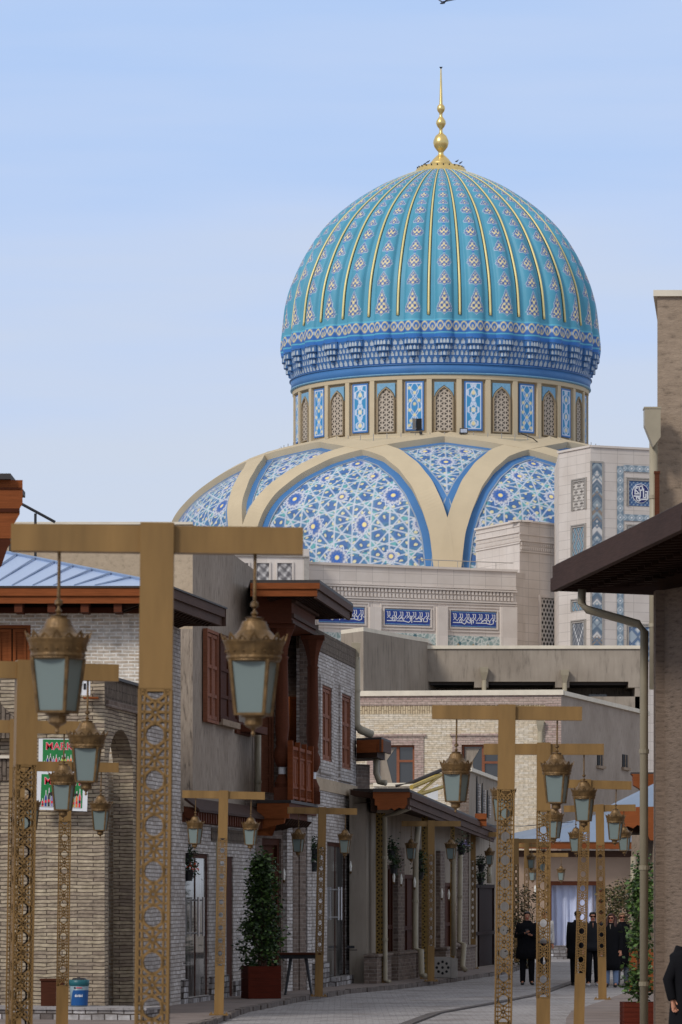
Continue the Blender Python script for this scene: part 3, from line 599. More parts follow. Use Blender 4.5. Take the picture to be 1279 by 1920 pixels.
def ribline(k, sgn, n_=90):
    t = np.linspace(0, 45, n_ + 1); t = 45 * (t / 45) ** 2.2; z = np.interp(t, ctrl_t, ctrl_z)
    for _ in range(3): z[1:-1] = (z[:-2] + z[1:-1] * 2 + z[2:]) / 4
    return [(k * 45 + sgn * a, b_) for a, b_ in zip(t, z)]
def ribbon(name, pts, off0, off1, h0, h1, mat, parent):
    mb = MB(); n_ = len(pts); c = [srf(a, z, 0) for a, z in pts]; vs = []
    for i in range(n_):
        T = (c[min(i + 1, n_ - 1)] - c[max(i - 1, 0)]).normalized(); up = (srf(pts[i][0], pts[i][1], 1.0) - c[i]).normalized(); S_ = T.cross(up).normalized()
        for o_, h in ((off0, h0), (off0, h1), (off1, h1), (off1, h0)): vs.append(c[i] + S_ * o_ + up * h)
    fs = []
    for i in range(n_ - 1):
        for q in range(4): a, b_ = i * 4 + q, i * 4 + (q + 1) % 4; fs.append((a, b_, b_ + 4, a + 4))
    fs += [(0, 1, 2, 3), tuple(range(4 * n_ - 1, 4 * n_ - 5, -1))]
    me = mb.add(vs, fs).build(name, mat, parent, LO)
    bmx = bmesh.new(); bmx.from_mesh(me.data); bmesh.ops.recalc_face_normals(bmx, faces=bmx.faces); bmx.to_mesh(me.data); bmx.free(); return me
for k in range(8):
    for sg in (-1, 1):
        ln = ribline(k, sg)
        dd = .004 * (1 if sg > 0 else 0)
        rb = ribbon('arch_rib', ln, -.78, .78, -.3, .52 + dd, 'cream', lib)
        ribbon('blue_border', ln, -1.32, 1.32, -.2, .05 + dd, 'btile', rb); ribbon('pale_border', ln, -1.42, 1.42, -.2, .03 + dd, 'gtile', rb)
        
# ---------------------------------------------------------------- stone blocks of the library
def poly_block(name, pts, z0, z1, mat, parent, O): mb = MB(); mb.prism([(p[0], p[1]) for p in pts], (0, 0, z0), (1, 0, 0), (0, 1, 0), (0, 0, z1 - z0)); return mb.build(name, mat, parent, O)
def PX(px, Y): return ((px - 640) / FP * Y, Y)
wm = W(PX(580, 290), PX(968, 297)); zt = 24.57
poly_block('stone_wall', [PX(580, 290), PX(968, 297), (18, 309), (-2, 309)], 0, zt, 'stone', lib, LO)
mb = MB(); wm.box(mb, -.1, wm.len + .1, zt, zt + .16, -2, .14); z = wm.z_at(770, 1100)
for i, (dz, dd) in enumerate(((0, .12), (-.16, .22), (-.95, .16), (-1.1, .1))): wm.box(mb, 0, wm.len, z + dz, z + dz + .1, 0, dd)
mb.build('cornice', 'stone2', lib, LO)
mb = MB(); s_ = .1
while s_ < wm.len - .2:
    wm.box(mb, s_, s_ + .17, z - .42, z - .2, 0, .15); wm.box(mb, s_ + .05, s_ + .2, z - .78, z - .52, 0, .12); s_ += .28
mb.build('dentil_frieze', 'stone2', lib, LO)
for x0, x1 in ((691, 712), (817, 837), (937, 967)):
    a0, a1, z0, z1 = wm.rect(x0, 1148, x1, 1240); mb = MB(); wm.box(mb, a0, a1, z0 - 3, z1 + .35, 0, .28); mb.build('stone_pier', 'stone2', lib, LO)
def ribp(mb, w_, o2, pl, t, d0, d1):
    for (ax, az), (bx, bz) in zip(pl[:-1], pl[1:]):
        d = V((bx - ax, bz - az, 0)); l = d.length
        if l < 1e-6: continue
        d /= l; p = (-d.y * t / 2, d.x * t / 2); e_ = d * t * .4
        q = [(ax - e_.x + p[0], az - e_.y + p[1]), (ax - e_.x - p[0], az - e_.y - p[1]), (bx + e_.x - p[0], bz + e_.y - p[1]), (bx + e_.x + p[0], bz + e_.y + p[1])]
        mb.prism(q, w_.pt(o2[0], o2[1], d0), w_.U, (0, 0, 1), w_.N * (d1 - d0))
ins_txt = [[[(.0, 130), (60, 130), (60, 112), (46, 112), (46, 130)], [(60, 130), (78, 140), (90, 128), (90, 112), (104, 130), (120, 130), (120, 95)], [(128, 138), (128, 112), (140, 112), (140, 130)], [(160, 130), (230, 130), (230, 110), (212, 110), (196, 124)], [(230, 130), (262, 138), (280, 130), (280, 108)], [(240, 112), (254, 112), (254, 128)]],
           [[(0, 132), (50, 132), (50, 112), (36, 112), (36, 132)], [(50, 132), (62, 132), (62, 96)], [(72, 132), (118, 132), (100, 108), (84, 120)], [(118, 132), (150, 140), (164, 128), (164, 96)], [(172, 96), (172, 140)], [(186, 132), (240, 132), (228, 106), (200, 116)], [(240, 132), (240, 112), (254, 112), (254, 132), (280, 132), (280, 110)]]]
for j, (x0, y0, x1, y1) in enumerate(((598, 1138, 683, 1168), (722, 1143, 806, 1172), (846, 1147, 930, 1176))):
    a0, a1, z0, z1 = wm.rect(x0, y0, x1, y1)
    mb = MB()
    for k_, (g_, dd) in enumerate(((.35, .03), (.14, .06))):
        for (b0, b1, c0_, c1_) in ((a0 - g_, a1 + g_, z1 + g_ - .08, z1 + g_), (a0 - g_, a1 + g_, z0 - g_, z0 - g_ + .08), (a0 - g_, a0 - g_ + .08, z0 - g_ + .08, z1 + g_ - .08), (a1 + g_ - .08, a1 + g_, z0 - g_ + .08, z1 + g_ - .08)): wm.box(mb, b0, b1, c0_, c1_, 0, dd + .05)
    fr_ = mb.build('inscription_frame', 'stone2', lib, LO)
    mb = MB(); wm.box(mb, a0, a1, z0, z1, -.01, .05); mb.mat(1); 
    for (b0, b1, c0_, c1_) in ((a0, a1, z1 - .07, z1 - .03), (a0, a1, z0 + .03, z0 + .07)): wm.box(mb, b0, b1, c0_, c1_, .05, .056)
    pnl = mb.build('inscription_panel', ['navy', 'ltile'], fr_, LO)
    mb = MB(); W_, H_ = a1 - a0, z1 - z0; sx_ = (W_ - .3) / 285; 
    def tr(pl): return [(.15 + x_ * sx_, H_ * .5 + (105 - y_) * H_ / 108) for x_, y_ in pl]
    for q in range(7):
        bx = 6 + q * 45; 
        for dx_ in (0, 14): ribp(mb, wm, (a0, z0), tr([(bx + dx_ - 6, 70), (bx + dx_, 70), (bx + dx_, 96)]), .045, .05, .065)
        ribp(mb, wm, (a0, z0), tr([(bx, 94), (bx + 22, 118), (bx + 38, 94)]), .035, .05, .064); ribp(mb, wm, (a0, z0), tr([(bx + 14, 94), (bx - 4, 112)]), .035, .05, .063)
    for i_, pl in enumerate(ins_txt[j % 2]): ribp(mb, wm, (a0, z0), tr(pl), .055, .05, .066 + i_ * .001)
    mb.build('inscription', 'white', pnl, LO)
def tiles_green(u, v, w_, h_):
    c = np.zeros(u.shape + (3,)) + C3('#8fa3a0'); d, f = penta(u, v, .55, .1, (0, .2, .4, .4, .2)); c = paint(c, sm(.035 - d, .02), C3('#d3d6d0')); return paint(c, sm(f - 2, .3), C3('#4f7078'))
for x0, y0, x1, y1 in ((590, 1186, 690, 1240), (712, 1187, 817, 1240), (837, 1193, 937, 1240)):
    a0, a1, z0, z1 = wm.rect(x0, y0, x1, y1); panel('tile_band', wm.pt(a0, z0, .03), wm.U, (0, 0, 1), a1 - a0, z1 - z0, tiles_green, .07, lib, LO, 'vcm')
    mb = MB(); n_ = 3
    for q in range(n_):
        c = a0 + (a1 - a0) * (q + .8) / (n_ + .6); zz_ = wm.z_at((x0 + x1) / 2, 1222)
        mb.prism([(-.35, 0), (-.35, .15), (-.12, .4), (0, .55), (.12, .4), (.35, .15), (.35, 0)], wm.pt(c, zz_, .04), wm.U, (0, 0, 1), wm.N * .05)
    mb.build('niche_top', 'tan', lib, LO)
# terrace railing
mb = MB(); mb.tube(wm.pt(8.5, zt + .65, -.4), wm.pt(wm.len, zt + .65, -.4), .03)
for q in range(5): mb.tube(wm.pt(8.6 + q * 1.5, zt + .1, -.4), wm.pt(8.6 + q * 1.5, zt + .65, -.4), .025)
mb.build('railing', 'vent', lib, LO)
# left stone piece
wl = W(PX(300, 286), PX(580, 288.5)); ztl = wl.z_at(560, 1029)
mb = MB(); mb.prism([(p[0], p[1]) for p in (PX(300, 286), PX(580, 288.5), PX(582, 300), PX(300, 300))], (0, 0, 0), (1, 0, 0), (0, 1, 0), (0, 0, ztl)); mb.build('stone_wing', 'stone2', lib, LO)
def lace_grey(u, v, w_, h_):
    c = np.zeros(u.shape + (3,)) + C3('#aaa6a5'); f = np.sin(u * 9.5) * np.sin(v * 9.5) + .5 * np.cos(u * 19 + v * 7) * np.cos(v * 17); c = paint(c, sm(f - .1, .3), C3('#6d6a6c')); c = paint(c, sm(-f - .75, .2), C3('#d5d2cf')); return c
for x0, x1 in ((440, 466), (481, 505), (520, 548)):
    a0, a1, z0, z1 = wl.rect(x0, 1056, x1, 1100); panel('carved_panel', wl.pt(a0, z0, .03), wl.U, (0, 0, 1), a1 - a0, z1 - z0, lace_grey, .06, lib, LO, 'vcm')
    mb = MB()
    for (b0, b1, c0_, c1_) in ((a0 - .1, a1 + .1, z1, z1 + .1), (a0 - .1, a0, z0, z1), (a1, a1 + .1, z0, z1)): wl.box(mb, b0, b1, c0_, c1_, 0, .1)
    mb.build('panel_frame', 'stone2', lib, LO)
mb = MB(); wl.box(mb, 0, wl.len, wl.z_at(560, 1045), wl.z_at(560, 1042), 0, .12); wl.box(mb, wl.len - .35, wl.len - .02, wl.z_at(575, 1200), wl.z_at(575, 1046), 0, .06); mb.build('wing_moulding', 'vent', lib, LO)
# raised block
A, B, C_ = PX(893, 305), PX(975, 298), PX(1063, 302); zt2 = 28.17
poly_block('stone_block', [A, B, C_, (17.5, 310), (11, 312)], 0, zt2, 'stone', lib, LO)
for nm, w_ in (('a', W(A, B)), ('b', W(B, C_))):
    mb = MB(); zf = CZ + (HZ - 1022) / FP * w_.A.y
    for dz, dd in ((.75, .06), (.3, .10), (-.45, .08)): w_.box(mb, .0, w_.len, zf + dz, zf + dz + .08, 0, dd)
    w_.box(mb, -.05, w_.len + .05, zt2, zt2 + .12, -1, .12); mb.build('cornice', 'stone2', lib, LO)
    mb = MB(); s_ = .1
    while s_ < w_.len - .15: w_.box(mb, s_, s_ + .12, zf - .3, zf - .08, 0, .08); w_.box(mb, s_ + .04, s_ + .16, zf + .02, zf + .22, 0, .07); s_ += .22
    mb.build('dentil_frieze', 'stone2', lib, LO)
def honey(u, v, w_, h_):
    c = np.zeros(u.shape + (3,)) + C3('#c9c2ba'); s_ = .37; r_ = np.floor(v / (s_ * .8)); uu = ((u / s_ + .5 * (r_ % 2)) % 1 - .5) * s_; vv = (v / (s_ * .8) % 1 - .5) * s_ * .8
    return paint(c, sm(.12 - np.hypot(uu, vv), .03), C3('#2a2523'))
def cross(u, v, w_, h_):
    c = np.zeros(u.shape + (3,)) + C3('#c9c2ba'); f = np.cos(u * 15.7 / 1.0) * np.cos(v * 15.7) ; g_ = np.cos(u * 7.85) * np.cos(v * 7.85); return paint(c, sm(np.abs(f) * .6 + .3 * g_ - .36, .08), C3('#3a3431'))
w_ = W(B, C_); a0, a1, z0, z1 = w_.rect(1014, 1122, 1039, 1235); pl_ = panel('lattice_window', w_.pt(a0, z0, .03), w_.U, (0, 0, 1), a1 - a0, z1 - z0, honey, .055, lib, LO, 'vcm')
mb = MB()
for b0, b1, c0_, c1_ in ((a0 - .22, a0 - .03, z0, z1 + .2), (a1 + .03, a1 + .22, z0, z1 + .2), (a0 - .03, a1 + .03, z1 + .03, z1 + .2)): w_.box(mb, b0, b1, c0_, c1_, 0, .12)
mb.build('window_frame', 'stone2', lib, LO)
# tower
A, B, C_ = PX(1048, 289), PX(1108, 285), PX(1222 + 60, 288); ztt = 32.0
poly_block('stone_tower', [A, B, C_, (24.5, 300), (15, 300)], 0, ztt, 'stone', lib, LO)
wa, wb = W(A, B), W(B, C_)
mb = MB(); wa.box(mb, -.06, wa.len + .05, ztt, ztt + .14, -1, .10); wb.box(mb, 0.05, wb.len + .05, ztt, ztt + .14, -1, .10); mb.build('coping', 'stone2', lib, LO)
def kilim(seed, c0_, c1_, c2_, c3_, sx_=.9, sy=.55):
    def fn(u, v, w_, h_):
        x_ = np.abs(u - w_ / 2); zig = v + x_ * sx_; k_ = np.floor(zig / .15); rs = np.random.RandomState(seed).randint(0, 6, 400); idx = rs[(k_.astype(int)) % 400]
        pal = np.array([c0_, c1_, c2_, c3_, c0_, c2_]); c = pal[idx]; dm = (np.abs(((v / 1.1) % 1) - .5) * 1.1 + x_) ; c = paint(c, sm(.07 - np.abs(dm - .42), .03), C3('#7a8592')); return paint(c, sm(.1 - np.abs(dm), .03), c1_)
    return fn
kA = kilim(3, C3('#9daab1'), C3('#d6d2ce'), C3('#6b7c8c'), C3('#9c8d80'))
def diam(bg, ring, ctr, s_=.62):
    def fn(u, v, w_, h_):
        uu = ((u - w_ / 2) / s_ + .5) % 1 - .5; vv = ((v - h_ / 2) / s_ + .5) % 1 - .5; d = np.abs(uu) + np.abs(vv)
        c = np.zeros(u.shape + (3,)) + bg; c = paint(c, sm(.08 - np.abs(d - .36), .04), ring); c = paint(c, sm(.15 - d, .05), ctr); return paint(c, sm(.04 - np.abs(d - .5), .03), ring * .75)
    return fn
dA = diam(C3('#7f919f'), C3('#b9c4ca'), C3('#e8e8e8'), .62); dB = diam(C3('#a9b5be'), C3('#5a7397'), C3('#dcdcdc'), .95)
def xx_(u, v, w_, h_):
    x_ = np.abs(u - w_ / 2); d = np.abs(((v + .2) / 2.4 % 1) - .5) * 2.4; c = np.zeros(u.shape + (3,)) + C3('#7d7f84'); c = paint(c, sm(.09 - np.abs(x_ * 1.7 - d), .03), C3('#d9d9da')); return paint(c, (np.abs((d + x_) % .4 - .2) < .06) * .7, C3('#3f4c5a'))
def kilimB(u, v, w_, h_):
    x_ = np.abs(u - w_ / 2); d = np.abs((v / 1.3 % 1) - .5) * 1.3; q = (x_ * 1.6 + d); c = np.zeros(u.shape + (3,)) + C3('#869fab'); c = paint(c, (q % .36 < .09) * 1., C3('#27374f')); c = paint(c, ((q + .15) % .72 < .08) * 1., C3('#b98f70')); return c
def put(w_, x0, y0, x1, y1, fn, nm, mat='vcm', frame=True, d=.03):
    a0, a1, z0, z1 = w_.rect(x0, y0, x1, y1); o = panel(nm, w_.pt(a0, z0, d), w_.U, (0, 0, 1), a1 - a0, z1 - z0, fn, .05, lib, LO, mat)
    if frame:
        mb = MB(); g_ = .22
        for b0, b1, c0_, c1_ in ((a0 - g_, a0 - g_ + .08, z0, z1 + g_), (a1 + g_ - .08, a1 + g_, z0, z1 + g_), (a0 - g_ + .08, a1 + g_ - .08, z1 + g_ - .08, z1 + g_), (a0 - .06, a0, z0, z1), (a1, a1 + .06, z0, z1), (a0 - .06, a1 + .06, z1, z1 + .06)): w_.box(mb, b0, b1, c0_, c1_, 0, .09)
        mb.build('panel_frame', 'vent', lib, LO)
    return a0, a1, z0, z1
put(wa, 1076, 903, 1098, 956, cross, 'lattice_panel'); put(wa, 1075, 989, 1097, 1042, kilimB, 'tile_panel'); put(wa, 1075, 1128, 1097, 1145, kilimB, 'tile_panel'); put(wa, 1075, 1168, 1097, 1235, xx_, 'tile_panel')
put(wb, 1110, 868, 1129, 1240, kA, 'tile_column', frame=False, d=.04)
mb = MB(); a0, a1, z0, z1 = wb.rect(1110, 868, 1129, 1240); wb.box(mb, a0 - .12, a0, z0, z1 + .12, 0, .07); wb.box(mb, a1, a1 + .1, z0, z1 + .12, 0, .07); wb.box(mb, a0, a1, z1, z1 + .12, 0, .07); mb.build('column_surround', 'vent', lib, LO)
put(wb, 1157, 874, 1169, 1240, dA, 'tile_border', frame=False, d=.05); put(wb, 1169.2, 874, 1260, 886, dA, 'tile_border', frame=False, d=.05); put(wb, 1169.2, 966, 1260, 978, dA, 'tile_border', frame=False, d=.05)
put(wb, 1179, 1176, 1260, 1240, dB, 'tile_panel'); put(wb, 1179, 990, 1222, 1100, kA, 'tile_panel')
a0, a1, z0, z1 = put(wb, 1179, 902, 1223, 949, lambda u, v, w_, h_: paint(np.zeros(u.shape + (3,)) + C3('#4a6590'), sm(np.sin(u * 21) * np.sin(v * 21) - .3, .2), C3('#93a8bb')), 'emblem_panel')
mb = MB(); ca, cz_ = (a0 + a1) / 2, (z0 + z1) / 2; cyl = [(.66 * math.cos(q * math.pi / 16), .66 * math.sin(q * math.pi / 16)) for q in range(32)]
mb.mat(1).prism(cyl, wb.pt(ca, cz_, .03), wb.U, (0, 0, 1), wb.N * .03); mb.mat(0).prism([(x_ * .93, y_ * .93) for x_, y_ in cyl], wb.pt(ca, cz_, .05), wb.U, (0, 0, 1), wb.N * .03)
rn = mb.build('roundel', [plain('indigo_enamel', S('#1d2566'), .4), 'white'], lib, LO)
mb = MB(); kz = .66 / 80
for i_, pl in enumerate([[(730, 415), (790, 405), (790, 440), (760, 440), (760, 410)], [(725, 440), (760, 470), (720, 472)], [(712, 490), (770, 490), (770, 450)], [(735, 490), (735, 520), (755, 530), (780, 515), (838, 512), (838, 450), (820, 450)], [(800, 430), (800, 500), (822, 500), (822, 470)], [(745, 495), (765, 520), (765, 500)], [(722, 460), (722, 425), (740, 425)]]):
    ribp(mb, wb, (ca, cz_), [((x_ - 775) * kz, (467 - y_) * kz) for x_, y_ in pl], .085, .08, .095 + i_ * .001)
mb.build('emblem_script', 'white', rn, LO)
# roof railing stubs by the drum
for k in range(50):
    a = R(-125 + k * 5); mb = MB(); mb.tube((DX + 12.5 * math.sin(a), DY - 12.5 * math.cos(a), 35.9), (DX + 12.5 * math.sin(a), DY - 12.5 * math.cos(a), 36.55), .03, n=5); mb.build('rail_stub', 'vent', lib, LO)
# birds
def bird(px, py, Y, s_, lab, fly=False):
    p = P(px, py, Y); t = thing('pigeon' if not fly else 'flying_bird', lab, 'bird', p, 'birds on the finial' if not fly else None); mb = MB()
    mb.chain([(-.16 * s_, 0, -.02 * s_), (-.08 * s_, 0, 0), (.02 * s_, 0, .04 * s_), (.1 * s_, 0, .1 * s_), (.14 * s_, 0, .15 * s_), (.2 * s_, 0, .14 * s_)], [.015 * s_, .05 * s_, .075 * s_, .04 * s_, .04 * s_, .008 * s_], 8); bd = mb.build('body', 'bird', t)
    mb = MB()
    if fly:
        for sg in (-1, 1): mb.add([(.05 * s_, 0, .05 * s_), (-.08 * s_, 0, .03 * s_), (-.12 * s_ + .4 * s_ * sg * .6, -.5 * sg * s_ * .6, (.3 if sg < 0 else .08) * s_), (.08 * s_ + .55 * s_ * sg, -.55 * sg * s_ * .6, (.38 if sg < 0 else .1) * s_)], [(0, 1, 2, 3)])
    else: mb.tube((0, .02, -.08 * s_), (0, .02, 0), .008 * s_, n=5); mb.tube((0, -.02, -.08 * s_), (0, -.02, 0), .008 * s_, n=5)
    mb.build('wing' if fly else 'leg', 'bird', t); return t
bird(832, 6, 150, .75, 'small dark bird flying high above the dome at the top edge', True)
for px, py, l in ((797, 306, 'dark pigeon perched on the left rim of the golden finial collar'), (803, 302, 'dark pigeon on the golden finial collar, just right of the leftmost one'), (857, 301, 'dark pigeon perched right of the finial stem'), (864, 304, 'dark pigeon at the right rim of the golden finial collar')):
    bird(px, py + 2, 329, .85, l)
#MORE
# ================================================================ street buildings
def building(name, label, cat='building', O=(0, 0, 0), group=None): return thing(name, label, cat, O, group)
def solid(name, pts, z0, z1, mat, parent, O):
    mb = MB(); mb.prism([(p[0], p[1]) for p in pts], (0, 0, z0), (1, 0, 0), (0, 1, 0), (0, 0, z1 - z0)); return mb.build(name, mat, parent, O)
def wbox(name, w_, lst, mat, parent, O, smooth=False):
    mb = MB()
    for q in lst: w_.box(mb, *q)
    return mb.build(name, mat, parent, O)
def shutter(w_, a0, a1, z0, z1, parent, O, d=.0, mat='wshut', frame_mat=None, leaves=2):
    """wooden shutter window: frame, leaves with raised rails"""
    mb = MB(); f_ = .06
    for b in ((a0 - f_, a0, z0 - f_, z1 + f_), (a1, a1 + f_, z0 - f_, z1 + f_), (a0, a1, z1, z1 + f_), (a0, a1, z0 - f_, z0)): w_.box(mb, *b, d - .06, d + .03)
    win = mb.build('window', frame_mat or mat, parent, O); lw = (a1 - a0) / leaves
    for k in range(leaves):
        b0, b1 = a0 + k * lw + .012, a0 + (k + 1) * lw - .012; mb = MB(); w_.box(mb, b0, b1, z0 + .01, z1 - .01, d - .05, d - .02)
        r_ = min(.07, lw * .2); hh = z1 - z0
        for c0_, c1_ in ((b0, b0 + r_), (b1 - r_, b1)): w_.box(mb, c0_, c1_, z0 + .012, z1 - .012, d - .02, d + .012)
        for q in (0, .27, .62, 1): zc = z0 + .012 + (hh - .024 - r_) * q; w_.box(mb, b0 + r_, b1 - r_, zc, zc + r_, d - .02, d + .009)
        mb.build('shutter', mat, win, O)
    return win
def downpipe(name, pts, r_, label, hopper=None, mat='pipe', cat='downpipe'):
    """free-hanging rain pipe fixed to a wall"""
    O = pts[-1]; t = thing(name, label, cat, (O[0], O[1], min(p[2] for p in pts)), 'rain pipes along the street'); O = t.location.copy(); mb = MB(); mb.chain(pts, r_, 10); mb.build('pipe', mat, t, O, True)
    if hopper:
        p = V(pts[0]); mb = MB(); h = hopper
        mb.lathe([(r_ * 1.05, -.05), (r_ * 1.1, 0), (h * .55, h * .8), (h * .6, h * 1.3), (h * .5, h * 1.32)], (p.x, p.y, p.z), 4, math.pi / 4); mb.build('hopper', mat, t, O)
    mb = MB(); n_ = 0
    for a, b_ in zip(pts[:-1], pts[1:]):
        a, b_ = V(a), V(b_)
        if abs(a.z - b_.z) > 1.2:
            k = int(abs(a.z - b_.z) / 1.5)
            for q in range(k): p = a.lerp(b_, (q + .5) / k); mb.lathe([(r_ + .012, -.03), (r_ + .012, .03)], (p.x, p.y, p.z), 10); n_ += 1
    if n_: mb.build('collar', mat, t, O)
    return t
def eave(w_, a0, a1, z, over, th, parent, O, fmat='wdark', smat='wsof', nr=18, front=True):
    """overhanging timber eave along a wall: fascia, soffit boards, rafter tails, thin metal edge"""
    mb = MB(); w_.box(mb, a0, a1, z - .02, z + .02, 0, over + .05); mb.build('roof_edge', 'roofd', parent, O)
    mb = MB(); w_.box(mb, a0, a1, z - th * .45, z - .02, over - .05, over + .02); w_.box(mb, a0, a1, z - th, z - th * .45, over - .08, over - .02); mb.build('fascia', fmat, parent, O)
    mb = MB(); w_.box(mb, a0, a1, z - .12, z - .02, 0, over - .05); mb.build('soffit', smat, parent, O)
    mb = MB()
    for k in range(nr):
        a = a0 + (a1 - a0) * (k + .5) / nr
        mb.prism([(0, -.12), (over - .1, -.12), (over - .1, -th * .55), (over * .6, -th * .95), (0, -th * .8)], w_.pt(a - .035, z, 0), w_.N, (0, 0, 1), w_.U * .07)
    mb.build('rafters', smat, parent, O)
    e0 = MB(); w_.box(e0, a0 - .03, a0, z - th, z - .02, 0, over); w_.box(e0, a1, a1 + .03, z - th, z - .02, 0, over); e0.build('end_board', fmat, parent, O)

# ---- long taupe building behind
Q = building('taupe_building', 'long low taupe rendered building with open dark gallery, in front of the white stone walls', O=(2, 180, 0)); QO = (2, 180, 0)
wq = W(PX(803, 182), PX(1215, 182)); zt = wq.z_at(803, 1212)
zt2 = wq.z_at(1200, 1221); a1 = wq.len; zb_ = wq.z_at(1000, 1278)
wbox('parapet', wq, [(0, a1, zb_, zt2 + .1, -.35, 0)], 'stg', Q, QO); wbox('coping', wq, [(-.05, a1, zt2 + .1, zt2 + .24, -.4, .08)], 'trim', Q, QO)
wbox('gallery_back_wall', wq, [(0, a1, 0, zb_ - .02, -3.2, -3)], 'st', Q, QO)
wbox('gallery_floor', wq, [(0, a1, 0, wq.z_at(1000, 1306), -3, 0)], 'stg', Q, QO); wbox('gallery_ceiling', wq, [(0, a1, zb_ - .12, zb_ - .01, -3, -.36)], 'roofd', Q, QO)
for px in (903, 1055, 1192): a = wq.s_at(px); wbox('beam', wq, [(a - .3, a + .3, zb_ - .25, zb_ - .0, -3, .02)], 'stg', Q, QO)
a = wq.s_at(1200); wbox('gallery_pier', wq, [(a - .2, wq.len, 0, zb_, -3, 0)], 'stg', Q, QO)
a0, a1_, z0, z1 = wq.rect(1112, 1296, 1146, 1330); wbox('gallery_window', wq, [(a0, a1_, z0, z1, -3, -2.9)], 'shopglass', Q, QO); 
solid('roof', [wq.pt(0, 0, -.4)[:2], wq.pt(wq.len, 0, -.4)[:2], wq.pt(wq.len, 0, -12)[:2], wq.pt(0, 0, -12)[:2]], zb_, zt2 - .2, 'stg', Q, QO)
A, B, C_ = PX(640, 176), PX(682, 174), PX(712, 180)
za = CZ + (HZ - 1186) / FP * 175; solid('corner_block', [A, B, PX(803, 182.0), (6, 195), (0, 195)], 0, za - .0, 'stg', Q, QO)
mb = MB(); mb.prism([A, B, PX(714, 176.2), PX(803, 181.9), (4.0, 186), (0, 184)], (0, 0, za), (1, 0, 0), (0, 1, 0), (0, 0, .16)); mb.build('coping', 'trim', Q, QO)
for i, (px, py) in enumerate(((908, 1262), (1059, 1267))):
    p = wq.pt(wq.s_at(px), wq.z_at(px, py + 14), .2); downpipe('rain_pipe', [p, V((p.x, p.y, p.z - 3))], .1, ['pale hopper pipe on the taupe parapet above the middle of the cream brick roof edge', 'pale hopper pipe on the taupe parapet above the right corner of the cream brick house'][i], .42)
p = wq.pt(0, 0, 0)
# ---- cream brick building with reddish band
Bq = building('cream_brick_house', 'cream brick house with reddish top band and brown framed windows, its side stuccoed', O=(4, 150, 0)); BO = (4, 150, 0)
A, B, C_ = PX(655, 150), PX(1053, 149), PX(1215, 166)
wf = W(A, B); wr = W(B, C_); zt = wf.z_at(1053, 1303); zr = wf.z_at(860, 1322); zs = wf.z_at(860, 1338)
wins = [(706, 1397, 778, 1468), (866, 1396, 938, 1475)]
hs = [wf.rect(*q) for q in wins]
mb = MB(); wf.holes(mb, 0, wf.len, 0, zs, .3, [(h[0], h[1], h[2], h[3]) for h in hs]); mb.build('front_wall', 'bry', Bq, BO)
wbox('soldier_course', wf, [(0, wf.len, zs, zr, -.3, .0)], 'bryv', Bq, BO); wbox('red_brick_band', wf, [(0, wf.len, zr, zt, -.3, .03)], 'brr', Bq, BO)
a0 = wf.s_at(1023); wbox('corner_pier', wf, [(a0, wf.len, 0, zr, .0, .04)], 'brr', Bq, BO)
wbox('coping', wf, [(-.1, wf.len + .08, zt, zt + .18, -.4, .12)], 'trim', Bq, BO); wbox('side_coping', wr, [(.1, wr.len, zt, zt + .15, -.4, .1)], 'trim', Bq, BO)
solid('side_wall', [B, C_, (C_[0], C_[1] + 6), (B[0], B[1] + 15)], 0, zt - .001, 'st2', Bq, BO)
solid('body', [wf.pt(0, 0, -.31)[:2], wf.pt(wf.len - .05, 0, -.31)[:2], (B[0], 163), (A[0], 163)], 0, zt - .3, 'dark', Bq, BO)
for h in hs:
    a0, a1, z0, z1 = h; mb = MB()
    for b in ((a0 - .32, a0, z0, z1 + .3), (a1, a1 + .32, z0, z1 + .3), (a0, a1, z1, z1 + .3)): wf.box(mb, *b, 0, .05)
    wf.box(mb, a0 - .4, a1 + .4, z1 + .3, z1 + .38, 0, .1); wn = mb.build('window_surround', 'brr', Bq, BO)
    mb = MB(); wf.box(mb, a0, a1, z0, z1, -.22, -.2); mb.build('window_glass', 'glass', wn, BO)
    mb = MB(); m_ = a0 + (a1 - a0) * .52
    for b in ((a0, a0 + .08, z0, z1), (a1 - .08, a1, z0, z1), (m_, m_ + .1, z0, z1), (a0, a1, z1 - .07, z1), (m_, a1, z0 + (z1 - z0) * .55, z0 + (z1 - z0) * .55 + .08)): wf.box(mb, *b, -.2, -.12 + .001 * (b[1] - b[0]))
    mb.build('window_frame', 'wshut', wn, BO)
    mb = MB(); q0 = .25
    mb.prism([(a0 + .1, z1 - .1), (a0 + .1, z0), (a0 + .55, z0), (a0 + .35, z0 + (z1 - z0) * .6), (m_ - .05, z1 - .1)], wf.pt(0, 0, -.195), wf.U, (0, 0, 1), wf.N * .02); mb.build('drape', 'stg', wn, BO)
    wbox('window_sill', wf, [(a0 - .1, a1 + .1, z0 - .12, z0, -.1, .08)], 'trim', wn, BO)
for px, py in ((1126, 1424), (1173, 1427)):
    a0, a1, z0, z1 = wr.rect(px - 6, py - 12, px + 3, py + 12); mb = MB(); wr.box(mb, a0, a1, z0, z1, .0, .03); w1 = mb.build('small_window', 'dark', Bq, BO)
    mb = MB(); wr.box(mb, a0 - .15, a1 + .35, z0 - .1, z0, 0, .1); wr.box(mb, a1, a1 + .3, z0, z1, 0, .02); wr.box(mb, (a0 + a1) / 2 - .03, (a0 + a1) / 2 + .03, z0, z1, .03, .05); mb.build('window_frame', 'stt', w1, BO)
p = wf.pt(wf.s_at(1014), wf.z_at(1014, 1372), .15); downpipe('rain_pipe', [p, V((p.x, p.y, .2))], .09, 'pale hopper pipe on the cream brick front, between the two nearest right-hand lamp posts', .3)
